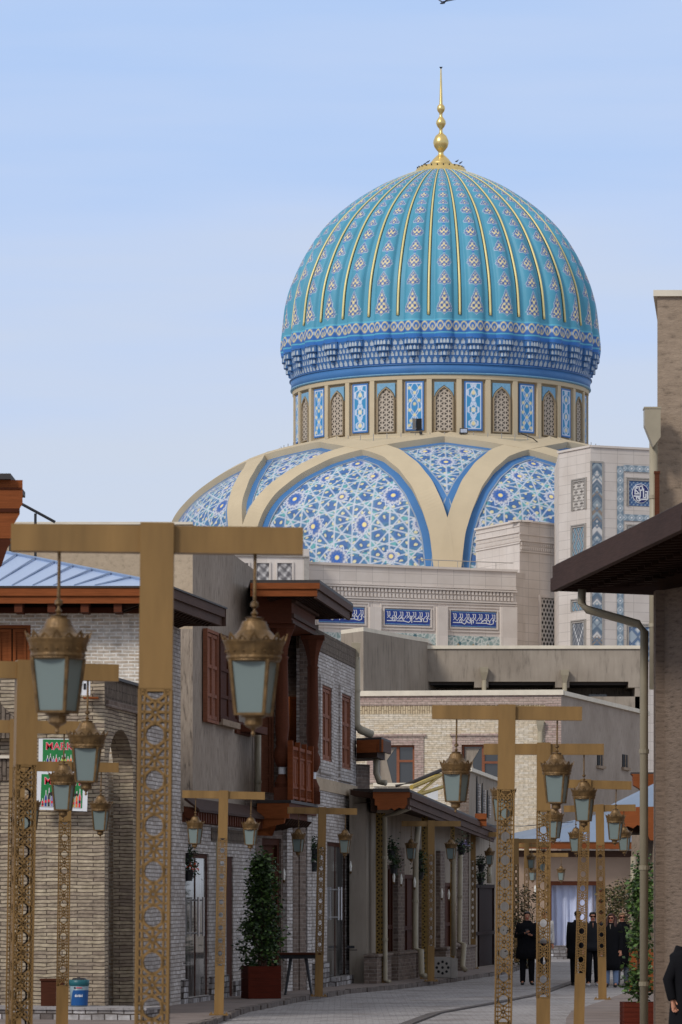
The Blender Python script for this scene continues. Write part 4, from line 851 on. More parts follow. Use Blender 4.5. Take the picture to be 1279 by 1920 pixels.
# ---- peach single-storey house at the end of the street
Hq = building('peach_house', 'peach rendered house with pale blue roof and white curtained doorway ending the street', O=(8, 145, 0)); HO = (8, 145, 0)
A, B = PX(930, 144), PX(1330, 146); wh = W(A, B); hd = wh.rect(1034, 1660, 1124, 1773)
mb = MB(); zt = wh.z_at(1100, 1607); wh.holes(mb, 0, wh.len, -.1, zt, .3, [(hd[0], hd[1], hd[2], hd[3])]); mb.build('front_wall', 'stp', Hq, HO)
solid('body', [wh.pt(0, 0, -1.2)[:2], wh.pt(wh.len, 0, -1.2)[:2], wh.pt(wh.len, 0, -3.2)[:2], wh.pt(0, 0, -3.2)[:2]], 0, zt, 'stp', Hq, HO)
zf = wh.z_at(1100, 1580)
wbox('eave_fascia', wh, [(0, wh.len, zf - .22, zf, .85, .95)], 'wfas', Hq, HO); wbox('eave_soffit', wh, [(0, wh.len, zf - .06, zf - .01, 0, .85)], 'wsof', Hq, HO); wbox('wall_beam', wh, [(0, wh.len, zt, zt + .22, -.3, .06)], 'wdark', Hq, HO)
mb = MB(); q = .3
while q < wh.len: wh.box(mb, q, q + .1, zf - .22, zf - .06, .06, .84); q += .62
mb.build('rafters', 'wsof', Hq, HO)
mb = MB(); e0, e1 = wh.pt(wh.s_at(966), zf + .02, 1.0), wh.pt(wh.len, zf + .02, 1.0); r0, r1 = P(1085, 1536, 147.6), P(1330, 1470, 149); lft = wh.pt(0, zf + .02, -3.3)
mb.add([e0, e1, r1, r0, lft], [(0, 1, 2, 3), (0, 3, 4)]); rf = mb.build('roof', 'tin2', Hq, HO)
mb = MB()
for k in range(14):
    t = (k + .5) / 14; a = V(e0).lerp(V(e1), t); b_ = V(r0).lerp(V(r1), t); mb.tube(a + V((0, 0, .02)), b_ + V((0, 0, .02)), .025, n=4)
mb.build('roof_seams', 'tinseam', rf, HO)
mb = MB()
for b in ((hd[0] - .14, hd[0], hd[2], hd[3] + .14), (hd[1], hd[1] + .14, hd[2], hd[3] + .14), (hd[0], hd[1], hd[3], hd[3] + .14)): wh.box(mb, *b, -.1, .05)
dr_ = mb.build('door_frame', 'wred', Hq, HO)
nu, nv = 220, 2; uu, vv = np.meshgrid(np.linspace(0, 1, nu + 1), np.linspace(0, 1, 24)); rs = np.random.RandomState(2); a_ = uu * (hd[1] - hd[0])
wav = .05 * np.sin(a_ * 21 + 1.2 * np.sin(a_ * 4) + .5 * vv) + .03 * np.sin(a_ * 47) * (1 - vv); p0 = np.array(tuple(wh.pt(hd[0], 0, -.35)))
pos = p0 + a_[..., None] * np.array(tuple(wh.U)) + wav[..., None] * np.array(tuple(wh.N)) + (hd[2] + vv * (hd[3] - hd[2]))[..., None] * np.array((0, 0, 1.)) 
cgrid('curtain', pos, np.zeros(uu.shape + (3,)) + C3('#c9cfe6'), nu, 23, dr_, HO, 'vcm', True)
wbox('step', wh, [(hd[0] - 1.4, hd[1] + .6, -.1, .08, .0, 1.5), (hd[0] - 1.2, hd[1] + .4, .08, .22, .0, 1.1), (hd[0] - 1.0, hd[1] + .2, .22, hd[2] - .002, .0, .7)], 'base', Hq, HO)
# ---- low porch shops on the left
Lq = building('porch_shops', 'low stuccoed shop row with a long brown timber porch eave and gilded pierced columns', O=(2, 105, 0)); LO2 = (2, 105, 0)
A, B = (.62, 99), (4.97, 128); wp = W(A, B)
def sx2(px): return wp.s_at(px)
ops = [(727, 1622, 738, 1812), (752, 1640, 778, 1812), (826, 1655, 846, 1800), (871, 1658, 928, 1813)]
hs = [wp.rect(*q) for q in ops]
mb = MB(); wp.holes(mb, -.2, wp.len, 0, 3.88, .4, hs); mb.build('shop_wall', 'stg', Lq, LO2)
mb = MB(); mb.prism([(-.2, 3.88), (wp.len, 3.88), (wp.len, 3.9), (-.2, 4.5)], wp.pt(0, 0, -.4), wp.U, (0, 0, 1), wp.N * .4); mb.build('gable_strip', 'stg', Lq, LO2)
for k_, h in enumerate(hs):
    m_ = 'wdoor' if k_ != 3 else 'dark'; mb = MB(); a0, a1, z0, z1 = h
    wp.mat_ = 0; wp.box(mb, a0, a1, z0, z1, -.36, -.05)
    for b in ((a0, a0 + .1, z0, z1), (a1 - .1, a1, z0, z1), ((a0 + a1) / 2 - .05, (a0 + a1) / 2 + .05, z0, z1), (a0, a1, z1 - .1, z1), (a0, a1, z0 + .9, z0 + 1.0)): wp.box(mb, *b, -.05, -.01 + .002 * (b[1] - b[0]))
    mb.build('shop_door', 'wdoor' if k_ < 3 else 'gatew', Lq, LO2)
mb = MB()
for x0, x1 in ((683, 711), (724, 758), (762, 786), (815, 835), (850, 872)):
    a0, a1 = sx2(x0), sx2(x1); wp.box(mb, a0, a1, 0, .62, 0, .3); wp.box(mb, a0 - .04, a1 + .04, .62, .68, 0, .34)
    mb2 = mb; mb2.build('brick_plinth', 'brp', Lq, LO2); mb = MB()
for x0, x1 in ((738, 750), (786, 800), (818, 826), (846, 870)):
    a0, a1 = sx2(x0), sx2(x1); mb = MB(); wp.box(mb, a0, a1, .68, 3.2, 0, .12); mb.build('brick_pilaster', 'brp', Lq, LO2)
# porch roof, sloping eave
c0, c1 = P(769, 1480, 97.5), P(930, 1550, 121); cb0 = wp.pt(-.3, c0.z - .30, -.3); cb1 = wp.pt(wp.len, c1.z - .38, -.3); cf = P(700, 1474, 97.5)
mb = MB(); mb.add([c0, c1, cb1 + V((0, 0, .5)), cb0 + V((0, 0, .35)), c0 - V((0, 0, .06)), c1 - V((0, 0, .06)), cb1 + V((0, 0, .42)), cb0 + V((0, 0, .27))], [(0, 1, 2, 3), (7, 6, 5, 4), (0, 4, 5, 1), (3, 2, 6, 7), (0, 3, 7, 4), (1, 5, 6, 2)]); mb.build('porch_roof', 'roofd', Lq, LO2)
def slopebar(mb, p, q, dz0, dz1, off0, off1):
    d = (q - p); nrm = V((d.y, -d.x, 0)).normalized(); mb.obox(p + nrm * off0 + V((0, 0, dz0)), d, nrm * (off1 - off0), (0, 0, dz1 - dz0))
mb = MB(); slopebar(mb, c0, c1, -.20, -.07, -.02, .05); slopebar(mb, c0, c1, -.36, -.20, -.06, .0); slopebar(mb, c0, c1, -.44, -.36, -.10, -.04); mb.build('porch_fascia', 'wdark', Lq, LO2)
mb = MB(); n_ = 64
for k in range(n_):
    p = c0.lerp(c1, (k + .5) / n_); mb.obox(p + V((-.08, 0, -.30)), V((-1.3 - 1.1 * 0, .1, .18)), V((.02, .07, 0)), (0, 0, .12))
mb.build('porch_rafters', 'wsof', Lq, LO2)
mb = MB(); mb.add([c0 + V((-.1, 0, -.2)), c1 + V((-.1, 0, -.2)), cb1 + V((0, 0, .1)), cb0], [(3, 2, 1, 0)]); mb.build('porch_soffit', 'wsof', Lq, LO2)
mb = MB(); wc = (c0 - cf).x
mb.prism([(0, -.06), (0, -.20), (.04, -.22), (.04, -.36), (.1, -.38), (.1, -.47), (wc * .42, -.47), (wc * .5, -.43), (wc * .58, -.48), (wc * .7, -.42), (wc * .85, -.45), (wc - .06, -.34), (wc - .06, -.2), (wc, -.18), (wc, -.06)], V((cf.x, c0.y - .06, c0.z)), (1, 0, 0), (0, 0, 1), (0, .06, 0)); mb.build('carved_end_fascia', 'wfas', Lq, LO2)
mb = MB(); mb.box(cf.x, c0.x, c0.y - .1, c0.y + .3, c0.z - .06, c0.z + .02); mb.build('roof_edge', 'roofd', Lq, LO2)
mb = MB(); mb.box(cf.x - .05, cf.x + .1, c0.y + .1, c0.y + 3, c0.z - .5, c0.z - .06); mb.build('porch_beam', 'wsof', Lq, LO2)
mb = MB(); p = P(902, 1537, 116); mb.box(p.x - .16, p.x + .14, p.y - .6, p.y, p.z + .0, p.z + .16); mb.box(p.x - .12, p.x + .14, p.y - .55, p.y, p.z - .18, p.z + .0); mb.build('cornice_return', 'wfas', Lq, LO2)
for i, (x0, x1, yb, Yc) in enumerate(((705, 723, 1842, 99.2), (791, 803, 1836, 104), (845, 853, 1830, 109))):
    X0, X1 = (x0 - 640) / FP * Yc, (x1 - 640) / FP * Yc; zt_ = 3.95
    cm = cgrid('pierced_column', *(lambda: None)() or (None,) * 0) if False else None
    uu, vv = np.meshgrid(np.linspace(0, 1, 25), np.linspace(0, 1, 361)); hgt = zt_
    s1 = .11; d_ = np.full(uu.shape, 9.); w_ = X1 - X0
    for an in (0, 60, 120):
        a = math.radians(an); q = uu * w_ * math.cos(a) + vv * hgt * math.sin(a); d_ = np.minimum(d_, np.abs((q / s1 + .5) % 1 - .5) * s1)
    edge = np.minimum(uu, 1 - uu) * w_
    for fc in range(2):
        U_ = np.array((w_, 0, 0.)) if fc == 0 else np.array((0, w_, 0.)); o_ = np.array((X0, Yc, 0.)) if fc == 0 else np.array((X1, Yc, 0.))
        ps = o_ + uu[..., None] * U_ + (vv * hgt)[..., None] * np.array((0, 0, 1.))
        cl = paint(np.zeros(uu.shape + (3,)) + C3('#8a6f3c'), sm(d_ - .018, .006) * (edge > .02), C3('#1d1712')); cgrid('pierced_column_face', ps, cl, 24, 360, Lq, LO2, 'vcm')
    mb = MB(); mb.box(X0 + .01, X1 - .01, Yc + .01, Yc + w_ - .01, 0, zt_ - .01); mb.box(X0 - .03, X1 + .03, Yc - .03, Yc + w_ + .03, 0, .06); mb.build('pierced_column', 'gold', Lq, LO2)
# parapet wall with wavy stone niches behind the porch
wv_ = W(P(880, 0, 118)[:2], P(960, 0, 135)[:2])
Vq = building('grey_parapet_house', 'small grey house wall with sloping pale coping and three pointed slits behind the porch eave', O=(3.8, 120, 0)); VO = (3.8, 120, 0)
zt = CZ + (HZ - 1446) / FP * 118
mb = MB(); wv_.holes(mb, 0, wv_.len, 0, zt, .3, []); mb.build('wall', 'stg', Vq, VO); wbox('end_face', W(P(862, 0, 118)[:2], P(880, 0, 118)[:2]), [(0, (880 - 862) / FP * 118, 0, zt - .3, -.3, .0)], 'brp', Vq, VO)
wbox('coping', wv_, [(-.05, wv_.len, zt, zt + .1, -.3, .08)], 'trim', Vq, VO)
for k in range(3):
    a = wv_.s_at(894 + k * 10); z = wv_.z_at(895, 1528); hh = 1.1 - .15 * k; mb = MB(); mb.prism([(-.22, 0), (-.22, hh * .6), (0, hh), (.22, hh * .6), (.22, 0)], wv_.pt(a, z, .005), wv_.U, (0, 0, 1), wv_.N * .02); mb.build('pointed_slit', 'dark', Vq, VO)
    mb = MB(); wv_.box(mb, a + .35, a + .75, z, z + hh * .8, 0, .06); mb.build('brick_strip', 'brw', Vq, VO)
# yellow sign truss above the porch
t = thing('roof_canopy', 'tilted canopy with yellow metal edge and white panel above the porch roof', 'canopy', P(800, 1490, 112)); TO = t.location.copy()
mb = MB(); a, b_ = P(772, 1476, 110), P(826, 1453, 112); mb.tube(a, b_, .06, n=6); mb.tube(a + V((.1, 0, -.22)), b_ + V((.1, 0, -.3)), .05, n=6); mb.tube(a + V((.1, 0, -.22)), b_ + V((0, 0, -.02)), .035, n=6); mb.build('truss', 'yellow', t, TO)
mb = MB(); mb.add([P(795, 1486, 112), P(822, 1470, 112), P(822, 1500, 112), P(806, 1497, 112), P(795, 1486, 112.06), P(822, 1470, 112.06), P(822, 1500, 112.06), P(806, 1497, 112.06)], [(0, 3, 2, 1), (4, 5, 6, 7), (0, 1, 5, 4), (1, 2, 6, 5), (2, 3, 7, 6), (3, 0, 4, 7)]); mb.build('panel', 'white', t, TO)
mb = MB(); mb.chain([P(742, 1474, 111), P(775, 1466, 111), P(828, 1444, 112)], .05, 6); mb.build('roof_sheet_edge', 'roofd', t, TO)
# ---- whitewashed brick house with balcony
Wq = building('balcony_house', 'whitewashed brick house with a carved timber balcony, wooden columns and wide brown eave', O=(0, 95, 0)); WO = (0, 95, 0)
w3 = W((-.62, 92.6), (.36, 101.2)); ztop = 7.86
hs = [w3.rect(601, 1287, 619, 1427), w3.rect(638, 1303, 655, 1442), w3.rect(614, 1580, 650, 1830)]
mb = MB(); w3.holes(mb, 0, w3.len, 0, ztop - .45, .35, hs); mb.build('brick_wall', 'brw', Wq, WO)
wbox('soldier_course', w3, [(0, w3.len, ztop - .45, ztop, -.35, .02)], 'brv', Wq, WO)
mb = MB(); w3.box(mb, 0, w3.len, 4.35, 4.62, 0, .03); mb.build('render_band', 'stl', Wq, WO)
for h in hs[:2]:
    wn = shutter(w3, h[0] + .04, h[1] - .04, h[2] + .05, h[3] - .05, Wq, WO, -.005)
    wbox('window_surround', w3, [(h[0] - .32, h[0], h[2] - .3, h[3] + .2, 0, .05), (h[1], h[1] + .32, h[2] - .3, h[3] + .2, 0, .05), (h[0], h[1], h[3], h[3] + .2, 0, .05), (h[0], h[1], h[2] - .3, h[2], 0, .05)], 'brw', wn, WO)
def glassdoor(w_, h, parent, O, d=-.05):
    a0, a1, z0, z1 = h; mb = MB(); w_.box(mb, a0, a1, z0, z1, d - .03, d); dr_ = mb.build('glass_door', 'shopglass', parent, O)
    mb = MB()
    for b in ((a0, a0 + .09, z0, z1), (a1 - .09, a1, z0, z1), (a0 + .09, a1 - .09, z1 - .09, z1), (a0 + (a1 - a0) * .5 - .02, a0 + (a1 - a0) * .5 + .02, z0, z1 - .09)): w_.box(mb, *b, d, d + .015)
    mb.build('door_frame', 'wdoor', dr_, O)
    mb = MB(); c_ = a0 + (a1 - a0) * .5; zm = z0 + (z1 - z0) * .42
    for s_ in (-.28, .28): mb.tube(w_.pt(c_ + s_, zm, d + .12), w_.pt(c_ + s_, zm + .75, d + .12), .022, n=8); mb.tube(w_.pt(c_ + s_, zm + .06, d), w_.pt(c_ + s_, zm + .06, d + .12), .018, n=6); mb.tube(w_.pt(c_ + s_, zm + .69, d), w_.pt(c_ + s_, zm + .69, d + .12), .018, n=6)
    mb.build('pull_handle', 'steel', dr_, O); return dr_
glassdoor(w3, hs[2], Wq, WO)
wbox('plinth', w3, [(0, hs[2][0], 0, .55, 0, .06), (hs[2][1], w3.len, 0, .55, 0, .06), (hs[2][0], hs[2][1], 0, hs[2][2], -.1, .2)], 'base', Wq, WO)
a_s = W(w3.pt(w3.len, 0)[:2], P(694, 0, 101.6)[:2]); wbox('brick_pier', a_s, [(.02, a_s.len, 0, 5.15, -.6, 0)], 'brp', Wq, WO)
# recessed ground floor of the balcony bay
w4 = W(PX(472, 88.8), (-.64, 92.4)); hh = w4.rect(492, 1572, 528, 1860)
mb = MB(); w4.holes(mb, 0, w4.len, 0, 4.2, .3, [hh]); mb.build('ground_wall', 'brp', Wq, WO)
mb = MB(); a0, a1, z0, z1 = hh
w4.box(mb, a0, a1, z0, z1, -.28, -.12)
for b in ((a0, a0 + .12, z0, z1), (a1 - .12, a1, z0, z1), (a0, a1, z1 - .14, z1), ((a0 + a1) / 2 - .05, (a0 + a1) / 2 + .05, z0, z1 - .7), (a0 + .1, a1 - .1, z1 - .8, z1 - .68)): w4.box(mb, *b, -.12, -.05 + .002 * (b[1] - b[0]))
for k in range(4):
    for q in range(2):
        b0 = a0 + .17 + q * (a1 - a0) * .5; w4.box(mb, b0, b0 + (a1 - a0) * .28, z0 + .2 + k * .52, z0 + .6 + k * .52, -.12, -.08)
mb.build('carved_door', 'wdoor', Wq, WO)
for x0, x1, mt in ((531, 541, 'brw'), (542, 552, 'brp'), (555, 566, 'brp'), (569, 577, 'brw')): a0, a1 = w4.s_at(x0), w4.s_at(x1); wbox('brick_pilaster', w4, [(a0, a1, 0, 4.15, 0, .1)], mt, Wq, WO)
# upper recess walls
wR = W(P(480, 0, 92.8)[:2], P(598, 0, 94.2)[:2]); z0u = CZ + (HZ - 1500) / FP * 90
wbox('recess_wall', wR, [(0, wR.len, z0u, 8.0, -.25, 0)], 'brp', Wq, WO)
for x0, x1, y0, mt in ((490, 506, 1340, 'wshut'), (543, 560, 1312, 'wfas'), (565, 574, 1315, 'wdoor')): a0, a1, z0, z1 = wR.rect(x0, y0, x1, 1500); shutter(wR, a0, a1, z0, z1, Wq, WO, .04, mt, leaves=1)
wbox('upper_side_wall', W((-.66, 91.9), (-.62, 94.2)), [(0.6, 2.3, z0u, ztop, -.25, -.02)], 'brp', Wq, WO)
wbox('left_wall_end', W(P(474, 0, 90.4)[:2], P(484, 0, 90.6)[:2]), [(0, .14, z0u - .3, 8.1, -2.4, 0)], 'brp', Wq, WO)
# balcony floor, brackets
bA, bB = V((-1.06, 87.9, 0)), V((-.60, 91.9, 0)); wB = W(bA[:2], bB[:2]); fA = V(((484 - 640) / FP * 88.1, 88.1, 0)); wF = W(fA[:2], bA[:2])
zfl = CZ + (HZ - 1502) / FP * 88
solid('balcony_floor', [fA[:2], (bA.x + .03, bA.y - .06), (bB.x + .06, bB.y), P(598, 0, 94)[:2], P(480, 0, 92.5)[:2]], zfl - .04, zfl + .02, 'roofd', Wq, WO)
solid('balcony_beam', [(fA.x, fA.y + .03), (bA.x, bA.y - .02), (bB.x, bB.y), P(596, 0, 93.8)[:2], P(480, 0, 92.4)[:2]], zfl - .22, zfl - .04, 'wred', Wq, WO)
solid('bracket_beam', [(fA.x + .02, fA.y + .2), (bA.x - .1, bA.y + .15), (bB.x - .12, bB.y), P(594, 0, 93.6)[:2], P(480, 0, 92.3)[:2]], zfl - .36, zfl - .22, 'wred', Wq, WO)
mb = MB(); wF.box(mb, 0, wF.len, zfl - .36, zfl - .05, .0, .05); mb.build('front_fascia', 'wfas', Wq, WO)
mb = MB(); L_ = wF.len
mb.prism([(0, 0), (L_ - .1, 0), (L_ - .12, -.1), (L_ - .3, -.14), (L_ - .4, -.24), (L_ - .75, -.26), (L_ - .85, -.34), (.3, -.36), (.1, -.25), (0, -.25)], wF.pt(0, zfl - .36, .02), wF.U, (0, 0, 1), wF.N * -.07); mb.build('carved_bracket', 'wfas', Wq, WO)
mb = MB()
for k in range(10): a = .2 + k * .4; mb.prism([(0, 0), (-.7, 0), (-.7, -.26), (-.35, -.16), (-.1, -.12)], wB.pt(a, zfl - .36, 0), wB.N, (0, 0, 1), wB.U * .09)
mb.build('bracket_tail', 'wsof', Wq, WO)
# railing
def rail(w_, a0, a1):
    mb = MB(); z0 = zfl + .02; hgt = 1.12
    for z, t_ in ((z0 + .04, .05), (z0 + .26, .04), (z0 + .88, .04), (z0 + hgt - .06, .07)): w_.box(mb, a0, a1, z, z + t_, -.05, .0)
    n_ = max(1, int((a1 - a0) / .95))
    q = a0
    while q < a1: w_.box(mb, q, q + .025, z0 + .09, z0 + .26, -.04, -.015); w_.box(mb, q, q + .025, z0 + .92, z0 + hgt - .06, -.04, -.015); q += .075
    w_.box(mb, a0, a1, z0 + .30, z0 + .88, -.035, -.02)
    for k in range(int((a1 - a0) / .45)): c_ = a0 + .06 + k * .45; w_.box(mb, c_, c_ + .34, z0 + .36, z0 + .82, -.02, -.008)
    rl = mb.build('balcony_rail', 'wbal', Wq, WO)
    for k in range(n_ + 1): mb = MB(); c_ = a0 + (a1 - a0) * k / n_; w_.box(mb, c_ - .045, c_ + .045, z0, z0 + hgt + .12, -.08, .03); mb.build('rail_post', 'wbal', rl, WO)
rail(wB, .35, wB.len - .2)
# columns
def column(px, Y, zc0, zc1, sc_=1.0):
    x_ = (px - 640) / FP * Y; c = (x_, Y, 0); h = zc1 - zc0; z = lambda t: zc0 + h * t
    mb = MB(); s_ = sc_
    mb.box(x_ - .17 * s_, x_ + .17 * s_, Y - .17 * s_, Y + .17 * s_, z(0), z(.075))
    mb.lathe([(.15 * s_, z(.075)), (.16 * s_, z(.1)), (.10 * s_, z(.135)), (.085 * s_, z(.15))], c, 16); cl = mb.build('carved_column', 'wred', Wq, WO)
    mb = MB(); mb.lathe([(.075 * s_, z(.15)), (.075 * s_, z(.19))], c, 14); mb.build('pale_collar', 'white', cl, WO)
    mb = MB(); mb.lathe([(.085 * s_, z(.19)), (.12 * s_, z(.2)), (.15 * s_, z(.22)), (.18 * s_, z(.25)), (.17 * s_, z(.28)), (.12 * s_, z(.31)), (.14 * s_, z(.325)), (.12 * s_, z(.345)), (.15 * s_, z(.42)), (.145 * s_, z(.44)), (.14 * s_, z(.5)), (.125 * s_, z(.7)), (.12 * s_, z(.8)), (.14 * s_, z(.81)), (.12 * s_, z(.82))], c, 18); mb.build('shaft', 'wred', cl, WO, True)
    mb = MB(); mb.lathe([(.12 * s_, z(.82)), (.14 * s_, z(.87)), (.2 * s_, z(.93)), (.27 * s_, z(.975))], c, 8, math.pi / 8); mb.box(x_ - .27 * s_, x_ + .27 * s_, Y - .27 * s_, Y + .27 * s_, z(.975), z(1)); mb.build('capital', 'wred', cl, WO)
zcol = CZ + (HZ - 1168) / FP * 88; column(529.5, 88.45, zfl + .02, zcol); column(587, 92.0, zfl + .02, zcol - .02, .95)
# entablature and eave
eF = V(((480 - 640) / FP * 88.1, 88.1, 0)); eA = V((-1.02, 88.05, 0)); eB = V((-.56, 92.4, 0)); zen = CZ + (HZ - 1112) / FP * 88
solid('entablature', [eF[:2], eA[:2], eB[:2], (eB.x - .5, eB.y), (eA.x - .45, eA.y + .6), (eF.x, eF.y + .5)], zcol, zen + .02, 'wred', Wq, WO)
wE = W(eA[:2], eB[:2]); wbox('frieze_moulding', wE, [(0, wE.len, zcol + .12, zcol + .2, 0, .05), (0, wE.len, zcol + .42, zcol + .52, 0, .09), (0, wE.len, zcol, zcol + .06, 0, .03)], 'wdark', Wq, WO)
r0, r1, r2 = V(((470 - 640) / FP * 87.2, 87.2, 0)), V((-.436, 87.2, 0)), V((.27, 94.3, 0)); zr = 8.45
solid('roof_slab', [r0[:2], r1[:2], r2[:2], (-1.2, 95), (-2.2, 95)], zr - .03, zr + .03, 'roofd', Wq, WO)
wG = W(r0[:2], r1[:2]); wbox('front_fascia', wG, [(0, wG.len, zr - .15, zr - .03, -.05, .0), (0, wG.len - .05, zr - .30, zr - .15, -.09, -.04)], 'wfas', Wq, WO)
wS = W(r1[:2], r2[:2]); wbox('side_fascia', wS, [(0, wS.len, zr - .17, zr - .03, -.06, -.003), (.05, wS.len - .03, zr - .34, zr - .17, -.12, -.06)], 'wdark', Wq, WO)
wD = W(r2[:2], (-1.2, 95)); wbox('rear_fascia', wD, [(0, wD.len, zr - .3, zr - .03, -.1, -.05)], 'wdark', Wq, WO)
mb = MB()
for k in range(24):
    a = .12 + k * (wS.len - .2) / 24; mb.prism([(-.1, -.06), (-1.1, -.06), (-1.1, -.36), (-.8, -.28), (-.5, -.34), (-.3, -.24), (-.1, -.24)], wS.pt(a, zr, 0), wS.N, (0, 0, 1), wS.U * .1)
mb.build('eave_rafters', 'wsof', Wq, WO)
solid('eave_soffit', [(r0.x, r0.y + .1), (r1.x - .1, r1.y + .1), (r2.x - .12, r2.y - .1), (-1.2, 94.9)], zr - .06, zr - .035, 'wsof', Wq, WO)
solid('attic_block', [(eF.x, eF.y + .5), (eA.x - .46, eA.y + .6), (eB.x - .5, eB.y), (-1.4, 95), (-2.2, 95)], zcol, zr - .07, 'wsof', Wq, WO)
# pipes at its right end
z_ = lambda y, Y: CZ + (HZ - y) / FP * Y
p0 = P(668, 1232, 101.0); downpipe('downpipe', [p0, P(668, 1358, 101), P(676, 1368, 101), P(697, 1377, 101.2)], .1, 'cream pipe with broken hopper at the upper right corner of the balcony house', .26)
mb = MB(); rb_ = thing('eave_box', 'small orange timber eave box between balcony house and porch roof', 'timber eave', P(700, 1410, 101)); BO_ = rb_.location.copy()
a, b_ = P(669, 1388, 100.8), P(716, 1388, 100.2); wX = W(a[:2], b_[:2]); zz = a.z; wX.box(mb, 0, wX.len, zz - .30, zz, -.06, 0); mb.build('front_board', 'wfas', rb_, BO_)
mb = MB(); e_ = P(734, 1392, 102.4); wY = W(b_[:2], e_[:2]); wY.box(mb, 0, wY.len, zz - .28, zz, -.05, 0); mb.build('side_board', 'wdark', rb_, BO_)
mb = MB(); mb.prism([a[:2], b_[:2], e_[:2], (a.x, 103.5)], (0, 0, zz), (1, 0, 0), (0, 1, 0), (0, 0, .05)); mb.build('top_sheet', 'roofd', rb_, BO_)
mb = MB(); mb.prism([(a.x, a.y + .1), (b_.x - .1, b_.y + .1), (e_.x - .15, e_.y), (a.x, 103.4)], (0, 0, zz - .42), (1, 0, 0), (0, 1, 0), (0, 0, .3)); mb.build('soffit', 'wsof', rb_, BO_)
downpipe('downpipe', [P(706, 1418, 101.5), P(706, 1450, 101.5), P(712, 1466, 101.5), P(724, 1468, 101.4)], .075, 'cream elbow pipe below the small orange eave box')
downpipe('downpipe', [P(768, 1515, 98), P(745, 1524, 98.3), P(722, 1531, 99), P(723, 1838, 99.1), P(731, 1841, 99.0)], .055, 'cream pipe slanting under the porch end and down behind the pierced column')
downpipe('downpipe', [P(785, 1548, 102.6), P(780, 1600, 102.6), P(779, 1778, 102.6), P(790, 1782, 102.4), P(791, 1828, 102.3), P(798, 1830, 102.1)], .07, 'cream pipe left of the lamp post in front of the porch, kinked at the bottom')
downpipe('downpipe', [P(852, 1600, 108), P(851, 1792, 108)], .06, 'straight cream pipe above the pierced vent box')
downpipe('downpipe', [P(864, 1596, 110.6), P(862, 1766, 110.6), P(871, 1771, 110.4), P(868, 1812, 110.2), P(873, 1819, 110)], .065, 'cream pipe with a double bend, left of the dark gate')
downpipe('downpipe', [P(918, 1625, 121), P(918, 1656, 121)], .07, 'short cream pipe stub above the dark gate')
# ---- scratched stucco house (tall)
Sq = building('stucco_house', 'tall brown scratched stucco house with wooden shutters, left of the balcony', O=(-2.5, 85, 0)); SO = (-2.5, 85, 0)
a0_, a1_ = V((-2.85, 82, 0)), V((-1.84, 90.2, 0)); w5 = W(a0_[:2], a1_[:2])
mb = MB(); zA, zB = 9.16, 8.92; back = -4.5
pA, pB = w5.pt(0, 0), w5.pt(w5.len, 0); qA, qB = w5.pt(0, 0, back), w5.pt(w5.len, 0, back)
low = 3.55
mb.add([(pA.x, pA.y, low), (pB.x, pB.y, low), (pB.x, pB.y, zB), (pA.x, pA.y, zA)], [(0, 1, 2, 3)]); mb.build('side_wall', 'st', Sq, SO)
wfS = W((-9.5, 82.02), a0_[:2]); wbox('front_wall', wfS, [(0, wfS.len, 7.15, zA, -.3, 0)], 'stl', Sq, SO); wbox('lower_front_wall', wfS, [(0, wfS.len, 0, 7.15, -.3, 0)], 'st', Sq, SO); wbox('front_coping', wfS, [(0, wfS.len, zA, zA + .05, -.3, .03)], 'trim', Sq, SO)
mb = MB(); mb.add([(pA.x, pA.y, zA), (pB.x, pB.y, zB), (qB.x, qB.y, zB), (qA.x, qA.y, zA), (pB.x, pB.y, low), (qB.x, qB.y, low)], [(0, 1, 2, 3), (4, 5, 2, 1)]); mb.build('roof_and_rear', 'roofd', Sq, SO)
for x0, y0, x1, y1 in ((380, 1188, 400, 1350),):
    r_ = w5.rect(x0, y0, x1, y1); shutter(w5, *r_, Sq, SO, .08)
r_ = w5.rect(404, 1200, 437, 1352); shutter(w5, r_[0], r_[1], r_[2], r_[3], Sq, SO, .09, 'wdoor'); wbox('window_sill', w5, [(r_[0], r_[1], r_[2] - .12, r_[2], 0, .16)], 'stt', Sq, SO)
r_ = w5.rect(440, 1355, 466, 1378); wbox('lower_window', w5, [(r_[0], r_[1], r_[2], r_[3], 0, .05), (r_[0] + .5, r_[1] + .4, r_[2] + .05, r_[2] + .2, .05, .35)], 'wred', Sq, SO)
downpipe('downpipe', [P(484, 1372, 90), P(484, 1560, 90), P(476, 1572, 90), P(476, 1660, 90)], .07, 'tall cream pipe between the scratched stucco wall and the balcony')
# ground-floor shop front of whitewashed brick
wg = W((-3.0, 79.9), (-1.62, 90.3)); h1 = wg.rect(348, 1600, 392, 1868); h2 = wg.rect(425, 1606, 438, 1872)
Gq = building('shop_front', 'whitewashed brick shop front with a glass door under the scratched stucco wall', O=(-2.5, 84, 0)); GO = (-2.5, 84, 0)
mb = MB(); wg.holes(mb, 0, wg.len, 0, 3.6, .3, [h1, h2]); mb.build('brick_wall', 'brw', Gq, GO); glassdoor(wg, h1, Gq, GO)
wbox('side_door', wg, [(h2[0], h2[1], h2[2], h2[3], -.25, -.03)], 'wdoor', Gq, GO)
wbox('plinth', wg, [(0, h1[0], 0, .45, 0, .06), (h1[0], h1[1], 0, h1[2] - .005, -.1, .12), (h1[1], h2[0], 0, .45, 0, .06), (h2[1], wg.len, 0, .3, 0, .05)], 'base', Gq, GO)
wbox('soldier_course', wg, [(wg.s_at(396), wg.len, 3.1, 3.35, 0, .03)], 'brv', Gq, GO)
